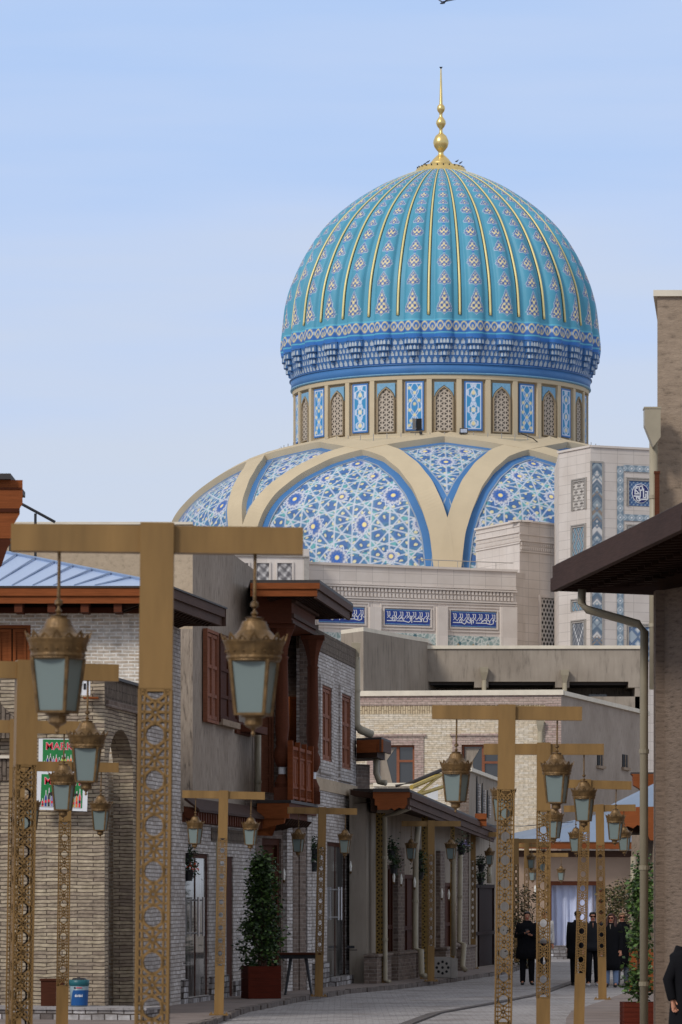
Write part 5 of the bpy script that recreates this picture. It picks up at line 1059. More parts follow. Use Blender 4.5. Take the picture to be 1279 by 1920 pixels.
# tiled pent roof over the shop
mb = MB(); z = wg.z_at(410, 1530)
mb.add([wg.pt(.1, z + .05, .34), wg.pt(wg.len - .2, z + .05, .34), wg.pt(wg.len - .2, z + .28, .05), wg.pt(.1, z + .28, .05), wg.pt(.1, z, .34), wg.pt(wg.len - .2, z, .34), wg.pt(wg.len - .2, z + .22, .05), wg.pt(.1, z + .22, .05)], [(0, 1, 2, 3), (7, 6, 5, 4), (0, 4, 5, 1), (3, 2, 6, 7), (0, 3, 7, 4), (1, 5, 6, 2)]); mb.build('pent_roof', 'weave', Gq, GO)
mb = MB()
for k in range(34): a = .2 + k * (wg.len - .5) / 34; mb.obox(wg.pt(a, z - .20, .30), wg.U * .1, wg.N * -.28 + V((0, 0, .12)), (0, 0, .19))
wg.box(mb, .15, wg.len - .25, z - .19, z - .03, .0, .03); mb.build('pent_rafters', 'wred', Gq, GO)
downpipe('downpipe', [P(412, 1560, 84.0), P(404, 1572, 84), P(404, 1868, 84)], .06, 'cream pipe directly left of the lamp post by the glass shop door')
# ---- brick corner house with blue tin roof
Cq = building('tin_roof_house', 'pale brick house with light blue tin roof and orange timber eave at left', O=(-5, 78, 0)); CO = (-5, 78, 0)
wf1 = W((-9.5, 75.4), (-3.56, 75.4)); ws1 = W((-3.56, 75.4), (-3.0, 79.8)); ztw = CZ + (HZ - 1150) / FP * 75.4
hw = wf1.rect(-40, 1172, 58, 1480)
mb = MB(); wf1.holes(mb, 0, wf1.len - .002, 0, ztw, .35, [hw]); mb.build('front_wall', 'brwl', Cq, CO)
shutter(wf1, hw[0] + .06, hw[1] - .06, hw[2] + .06, hw[3] - .06, Cq, CO, -.02, 'wfas', leaves=3); wbox('window_back', wf1, [(hw[0], hw[1], hw[2], hw[3], -.34, -.3)], 'dark', Cq, CO)
wbox('side_wall', ws1, [(0, ws1.len, 0, ztw - .001, -.35, 0)], 'brw', Cq, CO)
wbox('lintel_course', wf1, [(hw[0] - .3, hw[1] + 1.8, hw[3] + .1, hw[3] + .28, 0, .03)], 'brwl', Cq, CO)
wbox('frieze_board', wf1, [(0, wf1.len + .03, ztw + .1, ztw + .6, -.3, .02)], 'wsof', Cq, CO); wbox('wall_beam', wf1, [(0, wf1.len + .05, ztw, ztw + .1, -.3, .08)], 'wred', Cq, CO)
ze = CZ + (HZ - 1102) / FP * 74.6
e0, e1, e2 = V((-9.5, 74.6, 0)), V((-2.98, 74.6, 0)), V((-2.16, 80.2, 0))
wfe, wse = W(e0[:2], e1[:2]), W(e1[:2], e2[:2])
wbox('front_fascia', wfe, [(0, wfe.len, ze - .14, ze, -.05, 0), (0, wfe.len - .05, ze - .27, ze - .14, -.09, -.04)], 'wfas', Cq, CO)
wbox('side_fascia', wse, [(0, wse.len, ze - .16, ze, -.06, -.003), (.05, wse.len - .03, ze - .32, ze - .16, -.12, -.06)], 'wdark', Cq, CO)
solid('eave_soffit', [(e0.x, e0.y + .1), (e1.x - .1, e1.y + .1), (e2.x - .12, e2.y), (-3.2, 80.2), (-3.8, 75.8), (e0.x, 75.8)], ze - .06, ze - .02, 'wsof', Cq, CO)
solid('roof_edge', [e0[:2], (e1.x + .03, e1.y - .03), (e2.x + .03, e2.y), (-3.2, 80.2), (-3.8, 75.8), (e0.x, 75.8)], ze + .0, ze + .03, 'roofd', Cq, CO)
for k in range(11): mb = MB(); a = .3 + k * .58; wfe.box(mb, a, a + .14, ze - .42, ze - .07, -.75, -.1); mb.build('corbel', 'wred', Cq, CO)
mb = MB()
for k in range(17):
    a = .15 + k * (wse.len - .2) / 17; mb.prism([(-.1, -.06), (-.95, -.06), (-.95, -.40), (-.6, -.28), (-.3, -.34), (-.1, -.22)], wse.pt(a, ze, 0), wse.N, (0, 0, 1), wse.U * .1)
mb.build('side_rafters', 'wsof', Cq, CO)
wbox('rear_reveal', W(e2[:2], (-3.0, 80.2)), [(0, .8, ze - .32, ze, -.08, 0)], 'wdark', Cq, CO)
rp_ = P(-60, 1026, 77.8); rR = P(255, 1100, 75.0)
mb = MB(); mb.add([(e0.x, 74.62, ze + .035), (e1.x, 74.62, ze + .035), (e2.x, 80.2, ze + .035), (-6.6, 78.0, rp_.z), (-9.5, 78.0, rp_.z + .1)], [(0, 1, 3, 4), (1, 2, 3)]); rf = mb.build('tin_roof', 'tin', Cq, CO)
mb = MB(); A_, B_, C2 = V((e1.x, 74.6, ze + .05)), V((-6.6, 78.0, rp_.z + .02)), V((-9.5, 78, rp_.z + .12)); mb.tube(A_, B_, .03, n=5); mb.tube(B_, C2, .03, n=5)
for k in range(8):
    t = (k + 1) / 9; top = A_.lerp(B_, 1 - t * .9); mb.tube(top + V((0, 0, .01)), V((top.x - .6, 74.65, ze + .045)), .018, n=4)
mb.build('tin_seams', 'tinseam', rf, CO)
# sloping rail behind tin roof
t = thing('roof_handrail', 'dark sloping handrail against the sky at the upper left', 'handrail', P(70, 960, 79)); TO = t.location.copy()
mb = MB(); mb.tube(P(10, 928, 79), P(104, 979, 79), .03, n=6); mb.build('rail', 'iron', t, TO)
for px in (67, 20): mb = MB(); mb.tube(P(px, 932 + (px - 10) * .54, 79), P(px, 1060, 79), .025, n=6); mb.build('rail_post', 'iron', t, TO)
# ---- rough brick arch building
Rq = building('arched_brick_house', 'rough yellow-brown brick building with a tall pointed arch on its street side', O=(-5, 72, 0)); RO = (-5, 72, 0)
wa_, wb_ = W((-9.3, 72), (-3.99, 72)), W((-3.99, 72), (-3.56, 75.38)); zt = CZ + (HZ - 1268) / FP * 72
mb = MB(); ztf = CZ + (HZ - 1290) / FP * 72; wa_.box(mb, 0, wa_.len - .001, 0, zt - .02, -.35, 0); mb.build('front_wall', 'brb', Rq, RO)
mb = MB(); a0, a1, z0, z1 = wa_.rect(-60, 1380, 40, 1425); wa_.box(mb, -.0, a1, z1 - .38, z1 - .33, 0, .1); mb.build('cream_ledge', 'trim', Rq, RO)
wbox('upright_course', wa_, [(0, a1, z1 - .75, z1 - .38, 0, .04)], 'brv', Rq, RO)
mb = MB(); p = wa_.pt(wa_.s_at(-60), 0, .0); mb.prism([(0, wa_.z_at(0, 1385)), (wa_.s_at(34) - wa_.s_at(-60), wa_.z_at(0, 1385)), (wa_.s_at(34) - wa_.s_at(-60), wa_.z_at(0, 1352)), (wa_.s_at(0) - wa_.s_at(-60), wa_.z_at(0, 1318)), (0, wa_.z_at(0, 1290))], p, wa_.U, (0, 0, 1), wa_.N * .3); mb.build('sloping_buttress', 'brv', Rq, RO)
# side with arch: polygons
sA, sB = wb_.s_at(204), wb_.s_at(250); sp_z = CZ + (HZ - 1450) / FP * 73; ap_z = CZ + (HZ - 1368) / FP * 73.4; sm_ = (sA + sB) / 2; b0 = .28
arch = []
for k in range(9):
    t = k / 8; arch.append((sA + (sm_ - sA) * (1 - math.cos(t * math.pi / 2)) , sp_z + (ap_z - sp_z) * math.sin(t * math.pi / 2) ** .9))
arch2 = arch + [(2 * sm_ - a, z) for a, z in arch[::-1][1:]]
mb = MB(); o = wb_.pt(0, 0, -.35)
mb.prism([(0, 0), (sA, 0), (sA, sp_z)] + [(0, sp_z)], o, wb_.U, (0, 0, 1), wb_.N * .35); mb.prism([(sB, 0), (wb_.len, 0), (wb_.len, sp_z), (sB, sp_z)], o, wb_.U, (0, 0, 1), wb_.N * .35)
for (a, z), (c, d_) in zip(arch2[:-1], arch2[1:]): mb.prism([(a, z), (c, d_), (c, zt - .5), (a, zt - .5)], o, wb_.U, (0, 0, 1), wb_.N * .35)
mb.prism([(0, sp_z), (sA, sp_z), (sA, zt - .5), (0, zt - .5)], o, wb_.U, (0, 0, 1), wb_.N * .35); mb.prism([(sB, sp_z), (wb_.len, sp_z), (wb_.len, zt - .5), (sB, zt - .5)], o, wb_.U, (0, 0, 1), wb_.N * .35)
mb.build('arched_wall', 'brb', Rq, RO)
wbox('soldier_course', wb_, [(0, wb_.len, zt - .5, zt - .02, -.35, .0)], 'brv', Rq, RO); wbox('coping', wb_, [(-.02, wb_.len, zt - .02, zt + .03, -.4, .05)], 'roofd', Rq, RO)
wbox('niche_back', wb_, [(0, wb_.len, 0, zt - .6, -1.2, -1.1)], 'brb', Rq, RO)
wbox('arch_frame', wb_, [(sB + .3, sB + .45, 0, sp_z + 1.1, 0, .05), (sA - .25, sB + .45, sp_z + 1.1, sp_z + 1.22, 0, .05)], 'brp', Rq, RO)
# plinth wall / ledge at the foot
lw = W((-7.3, 70.4), (-4.05, 69.6)); t_ = MB(); zl = CZ + (HZ - 1888) / FP * 70; lw.box(t_, 0, lw.len + .9, 0, zl - .04, -1.2, 0); lp = thing('low_plinth_wall', 'low scuffed stone plinth wall below the rough brick building', 'low wall', (-5.5, 70, 0)); t_.build('wall', 'base', lp, (-5.5, 70, 0))
t_ = MB(); lw.box(t_, 0, lw.len + .92, zl - .04, zl, -1.25, .03); t_.build('ledge', 'pave', lp, (-5.5, 70, 0))
t_ = MB(); lw.box(t_, 0, 1.6, zl + .08, zl + .11, -.3, .0); t_.build('white_kerb_strip', 'trim', lp, (-5.5, 70, 0))
# electric cupboard
t = thing('wooden_crate', 'small dark wooden box on the plinth beside the teal bucket', 'box', (P(95, 0, 71).x, 70.6, zl)); bx = P(78, 0, 70.6).x; by = P(120, 0, 70.6).x; mb = MB(); mb.box(bx, by, 70.5, 70.9, zl, zl + .42); mb.build('body', 'wdoor', t, t.location)
mb = MB(); mb.box(bx - .02, by + .02, 70.48, 70.92, zl + .42, zl + .45); mb.build('lid', 'wdoor', t, t.location)
# teal bucket
bk = P(149, 1886, 70.3); t = thing('paint_bucket', 'teal and blue printed plastic bucket standing on the low plinth', 'bucket', (bk.x, 70.3, zl)); mb = MB(); c = (bk.x, 70.3, zl)
mb.mat(0).lathe([(.138, .0), (.158, .36), (.150, .362)], c, 28); mb.build('body', 'pale', t, c, True)
mb = MB(); mb.lathe([(.1595, .34), (.166, .345), (.170, .435), (.160, .44)], c, 28); mb.build('rim', 'teal', t, c, True)
mb = MB(); n_ = 24; vs = []; 
for k in range(n_ + 1):
    a = R(-175 + 170 * k / n_); u = k / n_
    zlo, zhi = .02, min(.27, .02 + max(0, (u - .12)) * 1.6) if u < .5 else .27
    for z in (zlo, zhi): r_ = .142 + .055 * z; vs.append((c[0] + r_ * math.cos(a), c[1] + r_ * math.sin(a), c[2] + z))
mb.add(vs, [(2 * k, 2 * k + 2, 2 * k + 3, 2 * k + 1) for k in range(n_)]); mb.build('blue_label', 'bluep', t, c)
def bands(mb, a0d, a1d, z0, z1, rr): 
    vs = []; n_ = 6
    for k in range(n_ + 1):
        a = R(a0d + (a1d - a0d) * k / n_)
        for z in (z0, z1): vs.append((c[0] + rr * math.cos(a), c[1] + rr * math.sin(a), c[2] + z))
    mb.add(vs, [(2 * k, 2 * k + 2, 2 * k + 3, 2 * k + 1) for k in range(n_)])
mb = MB()
for k, (a0, a1) in enumerate(((-112, -106), (-103, -97), (-94, -91), (-88, -82), (-79, -73), (-70, -66))): bands(mb, a0, a1, .16, .19, .158); bands(mb, a0 + 2, a0 + 4, .19, .205, .1585)
mb.build('label_lettering', 'white', t, c)
mb = MB(); bands(mb, -118, -108, .295, .325, .163); mb.build('label_emblem', 'iron', t, c)
mb = MB()
for k in range(6): bands(mb, -104 + k * 6, -100 + k * 6, .302, .32, .163)
mb.build('label_small_lettering', 'redp', t, c)
mb = MB(); mb.lathe([(.15, .42), (.1, .47), (.05, .45), (0, .49)], c, 9); mb.build('contents', 'iron', t, c)
# ---- MARKET posters
def textobj(txt, size, loc, rot, mat, parent, name, ext=.003, bold=0.0):
    cu = bpy.data.curves.new(name, 'FONT'); cu.body = txt; cu.size = size; cu.extrude = ext; cu.offset = bold; cu.align_x = 'LEFT'; ob = bpy.data.objects.new('tmp', cu); COL.objects.link(ob)
    bpy.context.view_layer.update(); me = bpy.data.meshes.new_from_object(ob.evaluated_get(bpy.context.evaluated_depsgraph_get())); COL.objects.unlink(ob); bpy.data.objects.remove(ob)
    me.materials.clear(); me.materials.append(M[mat]); o = bpy.data.objects.new(name, me); COL.objects.link(o); o.location = loc; o.rotation_euler = rot; o.parent = parent; return o
def poster(x0, y0, x1, y1, arrow, lab, brd, tilt):
    Yp = 71.7; a, b_ = P(x0, y1, Yp), P(x1, y0, Yp); W_, H_ = b_.x - a.x, b_.z - a.z
    t = thing('market_sign', lab, 'sign', a, 'market signs on the brick wall', 0); t.rotation_euler = (0, tilt, 0)
    def rc(n_, x0, x1, z0, z1, d0, d1, mt, par=t): mb = MB(); mb.box(x0, x1, -d1, -d0, z0, z1); return mb.build(n_, mt, par)
    bd = rc('board', 0, W_, 0, H_, 0, .03, 'white'); gx0, gx1, gz0, gz1 = brd[0], W_ - brd[1], brd[2], H_ - brd[3]
    gr = rc('green_print', gx0, gx1, gz0, gz1, .03, .034, 'green', bd); k = .17
    textobj('MARKET', k, (gx0 + .045, -.036, gz1 - .17), (R(90), 0, 0), 'white', bd, 'lettering_outline', .001, .006); textobj('MARKET', k, (gx0 + .045, -.039, gz1 - .17), (R(90), 0, 0), 'redp', bd, 'lettering', .001, .0015)
    if arrow:
        mb = MB(); az = gz1 - .33; mb.prism([(.12, 0), (.2, .05), (.2, .022), (.62, .022), (.62, -.022), (.2, -.022), (.2, -.05)], (gx0, -.034, az), (1, 0, 0), (0, 0, 1), (0, -.005, 0)); mb.build('arrow', 'iron', bd)
    cols = ['redp', 'navy', 'iron', 'violet', 'redp', 'iron', 'lime', 'lime', 'orange', 'orange', 'yellow', 'orange', 'redp']
    bw = (gx1 - gx0) / 13.5; hB = .30 if arrow else .2
    for q, cc in enumerate(cols):
        bx_ = gx0 + .01 + q * bw; hb = hB * (.8 + .35 * ((q * 7) % 5) / 5) * (.6 if q < 1 else 1)
        mb = MB(); mb.prism([(.0, 0), (bw * .9, 0), (bw * .9, hb * .6), (bw * .6, hb * .8), (bw * .6, hb), (bw * .3, hb), (bw * .3, hb * .8), (0, hb * .6)], (bx_, -.034, gz0), (1, 0, 0), (0, 0, 1), (0, -.004, 0)); bt = mb.build('bottle_print', 'wcl', bd)
        mb = MB(); mb.prism([(bw * .15, .01), (bw * .75, .01), (bw * .75, hb * .58), (bw * .5, hb * .75), (bw * .4, hb * .75), (bw * .15, hb * .58)], (bx_, -.038, gz0), (1, 0, 0), (0, 0, 1), (0, -.003, 0)); mb.build('bottle_fill', cc, bt)
        mb = MB(); mb.prism([(bw * .15, hb * .25), (bw * .75, hb * .25), (bw * .75, hb * .4), (bw * .15, hb * .4)], (bx_, -.041, gz0), (1, 0, 0), (0, 0, 1), (0, -.002, 0)); mb.build('bottle_label', 'redp' if cc != 'redp' else 'iron', bt)
poster(73, 1385, 166, 1437, False, 'upper green market poster with red lettering, partly behind lanterns', (.07, .1, .0, .012), .01)
poster(67, 1442, 164, 1518, True, 'lower green market poster with red lettering and a black arrow', (.085, .085, .05, .08), .035)
t = thing('small_notice', 'small white notice hanging on the brick wall below the tin roof house', 'notice', P(157, 1298, 71.8)); mb = MB(); a, b_ = P(152, 1304, 71.8), P(170, 1272, 71.8); mb.box(a.x, b_.x, 71.75, 71.78, a.z, b_.z); nb = mb.build('board', 'white', t, t.location); mb = MB(); mb.box(a.x + .05, a.x + .09, 71.74, 71.75, a.z + .1, a.z + .2); mb.build('print', 'iron', t, t.location); mb = MB(); mb.box(a.x + .05, b_.x + .14, 71.6, 71.95, a.z - .06, a.z - .03); mb.build('wooden_ledge', 'wfas', t, t.location)
# ---- near carved cornice at the upper left
Nq = building('carved_cornice_house', 'near orange-brown carved timber cornice cut by the left frame edge', O=(-4.5, 45, 0)); NO = (-4.5, 45, 0)
c = P(43, 900, 45); z0 = c.z; pf = [(0, 0), (0, -.25), (-.03, -.30), (-.03, -.36), (-.10, -.48), (-.12, -.62), (-.10, -.66), (-.16, -.72), (-.22, -.90), (-.30, -1.0), (-4, -1.0), (-4, 0)]
pf2 = [(-.14, -.62), (-.12, -.66), (-.16, -.72), (-.22, -.90), (-.34, -1.05), (-.6, -1.5), (-4, -1.5), (-4, -.62)]; pf = [q for q in pf if q[1] > -.61] ; pf = pf[:-1] + [(-.12, -.615), (-4, -.615), (-4, 0)]
mb = MB(); mb.prism(pf2, (c.x, 45, z0), (1, 0, 0), (0, 0, 1), (-.8, 4, 0)); mb.build('lower_bracket', 'wcar', Nq, NO)
mb = MB(); mb.prism([(-.015, -.08), (-.015, -.1), (-4, -.1), (-4, -.08)], (c.x, 44.99, z0), (1, 0, 0), (0, 0, 1), (0, .01, 0)); mb.prism([(-.03, -.30), (-.03, -.34), (-4, -.34), (-4, -.30)], (c.x, 44.985, z0), (1, 0, 0), (0, 0, 1), (0, .012, 0)); mb.build('carved_groove', 'wcar', Nq, NO)
mb = MB(); mb.prism(pf, (c.x, 45, z0), (1, 0, 0), (0, 0, 1), (-.8, 4, 0)); mb.build('carved_cornice', 'wfas', Nq, NO)
mb = MB(); mb.box(c.x - 4, c.x - .12, 44.9, 47, z0, z0 + .06); mb.build('roof_sheet', 'roofd', Nq, NO)
mb = MB(); mb.box(c.x - 4.5, c.x - 1.1, 45.4, 49, 0, z0 - 1.0); mb.build('wall', 'stt', Nq, NO)
# ---- right-hand buildings
Eq = building('right_stucco_house', 'near rough brown stucco house on the right with a deep dark timber eave', O=(5, 55, 0)); EO = (5, 55, 0)
wE1 = W(PX(1226, 58), (7.2, 48)); wr_ = wE1; wall_z = 6.15
wbox('wall', wr_, [(0, wr_.len, 0, wall_z, -.4, 0)], 'sth', Eq, EO)
mb = MB(); bk_ = W((8, 58), PX(1226, 58)); bk_.box(mb, 0, bk_.len, 0, wall_z, -.4, 0); mb.build('far_end_wall', 'sth', Eq, EO)
mb = MB(); mb.box(7.2, 11, 4, 47.9, 0, 7.0); mb.build('unseen_street_wall', 'sth', Eq, EO)  # unseen box outside the frame, added to darken the ambient light in the street
# eave corner far-left low, rising toward the camera side
ca_ = P(1046, 1062, 58.5); cb_ = P(1300, 938, 50.5); inn0 = V((5.2, 60, ca_.z + .35)); inn1 = V((8.0, 52, cb_.z + .35))
def thick(mb, a, b_, c, d, t): mb.add([a, b_, c, d] + [V(q) - V((0, 0, t)) for q in (a, b_, c, d)], [(0, 1, 2, 3), (7, 6, 5, 4), (0, 4, 5, 1), (1, 5, 6, 2), (2, 6, 7, 3), (3, 7, 4, 0)])
mb = MB(); thick(mb, ca_ + V((-.02, 0, .03)), cb_ + V((-.02, 0, .03)), inn1, inn0, .05); mb.build('roof_sheet', 'roofd', Eq, EO)
mb = MB(); slopebar(mb, cb_, ca_, -.17, .0, -.0, -.07); slopebar(mb, cb_, ca_ + V((.04, 0, 0)), -.31, -.17, -.07, -.14); slopebar(mb, cb_, ca_ + V((.04, 0, 0)), -.35, -.31, -.05, -.14); mb.build('eave_fascia', 'weave', Eq, EO)
mb = MB(); thick(mb, ca_ + V((.08, 0, -.12)), cb_ + V((.08, 0, -.12)), inn1 - V((0, 0, .15)), inn0 - V((0, 0, .15)), .03); mb.build('soffit', 'wsof', Eq, EO)
mb = MB(); n_ = 22
for k in range(n_):
    t = (k + .5) / n_; p = ca_.lerp(cb_, t) + V((.12, 0, -.30)); q = inn0.lerp(inn1, t) - V((0, 0, .42)); d = q - p
    mb.obox(p, d, V((.0, .07, 0)), (0, 0, .16)); 
    for s_ in range(3): pp_ = p + d * (.15 + .25 * s_); mb.obox(pp_ - V((0, .01, .04)), d * .1, V((0, .09, 0)), (0, 0, .05))
mb.build('eave_rafters', 'wsof', Eq, EO)
mb = MB(); bf = W((5.6, 60.0), ca_[:2]); bf.box(mb, 0.1, bf.len, ca_.z - .34, ca_.z, -.06, 0); mb.build('end_fascia', 'weave', Eq, EO)
mb = MB(); slopebar(mb, V((7.0, 48, wall_z)), V((4.35, 58.2, wall_z)), -.02, .22, -.02, .2); mb.build('wall_plate', 'wsof', Eq, EO)
downpipe('downpipe', [P(1092, 1105, 57.6), P(1091, 1130, 57.6), P(1102, 1143, 57.6), P(1198, 1170, 57.6), P(1209, 1184, 57.6), P(1208, 1300, 57.6), V((P(1208, 0, 57.6).x, 57.6, .05))], .057, 'thick beige downpipe along the near right stucco house corner', None, 'pipe2')
Fq = building('tall_right_house', 'tall rough pale stucco wall with cream coping at the upper right edge', O=(6, 70, 0)); FO = (6, 70, 0)
wT = W(PX(1233, 70), (9.5, 70)); ztt_ = CZ + (HZ - 556) / FP * 70
solid('wall', [(5.19, 70), (9.5, 70), (9.5, 76), (5.75, 76)], 0, ztt_, 'stt', Fq, FO); solid('coping', [(5.12, 69.94), (9.5, 69.94), (9.5, 76), (5.7, 76)], ztt_, ztt_ + .1, 'trim', Fq, FO)
p = P(1222, 800, 69.8); downpipe('downpipe', [V((P(1226, 0, 69.8).x, 69.8, p.z - .1)), V((P(1226, 0, 69.8).x, 69.8, 5.4))], .07, 'cream downpipe with a large hopper on the tall right stucco wall')
t = thing('rain_hopper', 'large cream angular rain hopper on the tall right stucco wall', 'rain hopper', p); mb = MB(); a = P(1207, 770, 69.75); mb.prism([(0, 0), (.26, 0), (.26, -.46), (.14, -.62), (0, -.27)], (a.x, a.y, a.z), (1, 0, 0), (0, 0, 1), (0, -.3, 0)); mb.build('box', 'pipe', t, p); mb = MB(); mb.box(a.x - .01, a.x + .27, a.y - .31, a.y + .01, a.z, a.z + .03); mb.build('rim', 'pipe', t, p)
t = thing('wall_post', 'narrow reddish timber strip beside the cream downpipe above the right eave', 'timber strip', P(1231, 920, 69.7)); mb = MB(); a = P(1228, 0, 69.72); mb.box(a.x, a.x + .075, 69.66, 69.72, 5.5, z_(888, 69.7)); mb.build('strip', 'wred', t, t.location)
mb = MB(); mb.box(a.x - .01, a.x + .085, 69.65, 69.73, z_(888, 69.7), z_(886, 69.7) + .02); mb.build('cap', 'wred', t, t.location)
# ornate eave of a house between
Kq = building('orange_eave_house', 'house behind the downpipe with an ornate orange timber eave and pale blue roof', O=(7, 100, 0)); KO = (7, 100, 0)
ka = P(1152, 1513, 100); Lk_ = 3.2
mb = MB(); mb.prism([(0, 0), (0, -.1), (.14, -.16), (.14, -.32), (.2, -.36), (.2, -.5), (.32, -.45), (.45, -.5), (.55, -.42), (.7, -.48), (.85, -.78), (Lk_, -.9), (Lk_, 0)], (ka.x, 100, ka.z), (1, 0, 0), (0, 0, 1), (0, .3, 0)); mb.build('carved_eave', 'wfas', Kq, KO)
mb = MB(); mb.add([(ka.x, 100, ka.z + .01), (ka.x + Lk_, 100, ka.z + .01), (ka.x + Lk_, 102.5, ka.z + 1.1), (ka.x + 1.9, 102.5, ka.z + 1.0), (ka.x, 104, ka.z + .05)], [(0, 1, 2, 3), (0, 3, 4)]); mb.build('roof', 'tin2', Kq, KO)
mb = MB(); mb.box(7.35, 12, 100.4, 108, 0, ka.z); mb.build('wall', 'stt', Kq, KO)
mb = MB(); mb.box(ka.x + .3, 7.4, 100.4, 104, ka.z - .6, ka.z - .1); mb.build('soffit', 'wsof', Kq, KO)
t = thing('timber_cornice_end', 'small bright orange timber cornice end beside the downpipe, above the ornate eave', 'timber cornice', P(1196, 1460, 104)); a = P(1184, 1451, 104); mb = MB(); mb.prism([(0, 0), (.05, -.05), (.06, -.28), (.2, -.36), (.25, -.44), (1.6, -.5), (1.6, 0)], a, (1, 0, 0), (0, 0, 1), (0, .4, 0)); mb.build('board', 'wfas', t, t.location)
mb = MB(); mb.box(a.x, a.x + 1.6, a.y, a.y + .4, a.z, a.z + .04); mb.build('cap', 'roofd', t, t.location)
mb = MB(); mb.box(a.x + .4, a.x + 4, a.y + .4, a.y + 3, 0, a.z); mb.build('wall', 'stt', t, t.location)
downpipe('downpipe', [P(1188, 1606, 97), P(1187, 1700, 97), P(1185, 1790, 97)], .06, 'thin cream pipe seen through the shrub left of the thick beige downpipe')
# ================================================================ street furniture and plants
def leaves(mb, n_, fn, s0, s1, mi=(0,)):
    for _ in range(n_):
        p = V(fn()); s_ = rnd.uniform(s0, s1); a = rnd.uniform(0, 6.28); d = V((math.cos(a), math.sin(a), rnd.uniform(-.9, .5))).normalized(); q = d.cross(V((rnd.uniform(-1, 1), rnd.uniform(-1, 1), rnd.uniform(.2, 1)))).normalized()
        mb.mat(rnd.choice(mi)); mb.add([p, p + d * s_ * .5 + q * s_ * .28, p + d * s_, p + d * s_ * .5 - q * s_ * .28], [(0, 1, 2, 3)])
def shrub(name, label, cat, loc, h, prof_, n_, s0, s1, mats, potdim=None, potlab=None, stemmat='bark', pw=.33):
    t = thing(name, label, cat, loc); z0 = 0
    if potdim:
        w_, hp = potdim; mb = MB(); z0 = hp
        for (x0, x1, y0, y1) in ((-w_, w_, -w_, -w_ + .03), (-w_, w_, w_ - .03, w_), (-w_, -w_ + .03, -w_ + .03, w_ - .03), (w_ - .03, w_, -w_ + .03, w_ - .03)):
            for k in range(5): mb.box(x0, x1, y0, y1, k * hp / 5 + .004, (k + 1) * hp / 5)
        mb.box(-w_ + .03, w_ - .03, -w_ + .03, w_ - .03, .01, .04); pt_ = mb.build('planter', 'pot', t)
        mb = MB(); mb.box(-w_ + .03, w_ - .03, -w_ + .03, w_ - .03, .05, hp - .05); mb.build('soil', 'soil', t); z0 = hp - .05
    mb = MB()
    for k in range(5):
        a = rnd.uniform(0, 6.28); pts = [(0.04 * math.cos(a), .04 * math.sin(a), z0)]
        for q in range(1, 7): r_ = prof_(q / 6) * rnd.uniform(.1, .6); pts.append((r_ * math.cos(a), r_ * math.sin(a), z0 + h * q / 6 * rnd.uniform(.93, 1)))
        mb.chain(pts, [.022, .018, .016, .013, .01, .007, .004], 5)
    mb.build('stems', stemmat, t)
    cl = [(rnd.random() ** .8, rnd.uniform(0, 6.28), rnd.random() ** .45) for _ in range(int(n_ / 38))]
    def fn():
        tt, a, rr = rnd.choice(cl); r_ = prof_(tt) * rr; g_ = .085 * h / 2.2
        return (r_ * math.cos(a) + rnd.gauss(0, g_), r_ * math.sin(a) + rnd.gauss(0, g_), z0 + max(.02, tt * h + rnd.gauss(0, g_ * 1.3)))
    mb = MB(); leaves(mb, n_, fn, s0, s1, range(len(mats))); mb.build('foliage', mats, t); return t
shrub('potted_tree', 'tall dark green potted shrub in a reddish wooden planter beside the table', 'potted shrub', (P(490, 0, 84.2).x, 84.2, 0), 2.15, lambda t: .40 * (1 - t) ** .45 * (1 - .25 * t) + .05 if t > .12 else .3, 5200, .06, .12, ['leaf', 'leaf', 'leaf2'], (.33, .64)).rotation_euler = (0, 0, R(14))
shrub('potted_tree', 'bushy green potted shrub in a reddish planter beside the thick downpipe at right', 'potted shrub', (P(1203, 0, 66).x, 66, 0), 1.95, lambda t: .13 + .07 * math.sin(t * 9) * (1 - t) if t < .85 else .08, 1700, .06, .12, ['leaf', 'leaf2', 'leaf2'], (.30, .38)).rotation_euler = (0, 0, R(3))
shrub('olive_shrub', 'dry olive-coloured bush behind the two women, before the peach wall', 'shrub', (P(1163, 0, 120).x, 120, -.1), 2.45, lambda t: .55 * math.sin(min(1, t * 1.15 + .25) * 2.2) + .05, 3800, .06, .11, ['dry', 'dry', 'leaf'])
shrub('bare_shrub', 'thin reddish-leaved plant by the wall behind the man with the phone', 'shrub', (P(986, 0, 124).x, 124, -.1), 2.3, lambda t: .42 * math.sin(min(1, t + .2) * 2.4) + .05, 1700, .05, .1, ['bark', 'dry', 'leaf'])
t = shrub('potted_tree', 'green shrub in an orange planter box behind the women, half hidden at right', 'potted shrub', (P(1204, 0, 90).x, 90, 0), 2.0, lambda t: .16 * (1 - t * .4), 1500, .06, .12, ['leaf', 'leaf2'], (.25, .9))
for c_ in t.children:
    if c_.name.startswith('planter'): c_.data.materials[0] = M['wfas']
def hanging(px, py, Y, lab, flower=None):
    p = P(px, py, Y); t = thing('hanging_pot', lab, 'hanging plant', p, 'wall-hung flower pots'); mb = MB(); mb.lathe([(.07, -.2), (.1, -.02), (.11, 0), (.09, 0)], (0, 0, 0), 12); mb.build('pot', 'iron', t)
    mb = MB(); mb.tube((.0, .02, .0), (.0, .25, .22), .008, n=5); mb.build('bracket', 'iron', t)
    mb = MB(); leaves(mb, 260, lambda: (rnd.gauss(0, .085), rnd.gauss(0, .07), rnd.gauss(.06, .10)), .04, .09, (0, 1)); mb.build('foliage', ['leaf', 'leaf'], t)
    if flower: mb = MB(); leaves(mb, 46, lambda: (rnd.gauss(.09, .05), rnd.gauss(-.08, .03), rnd.gauss(.08, .045)), .03, .07); mb.build('flowers', flower, t)
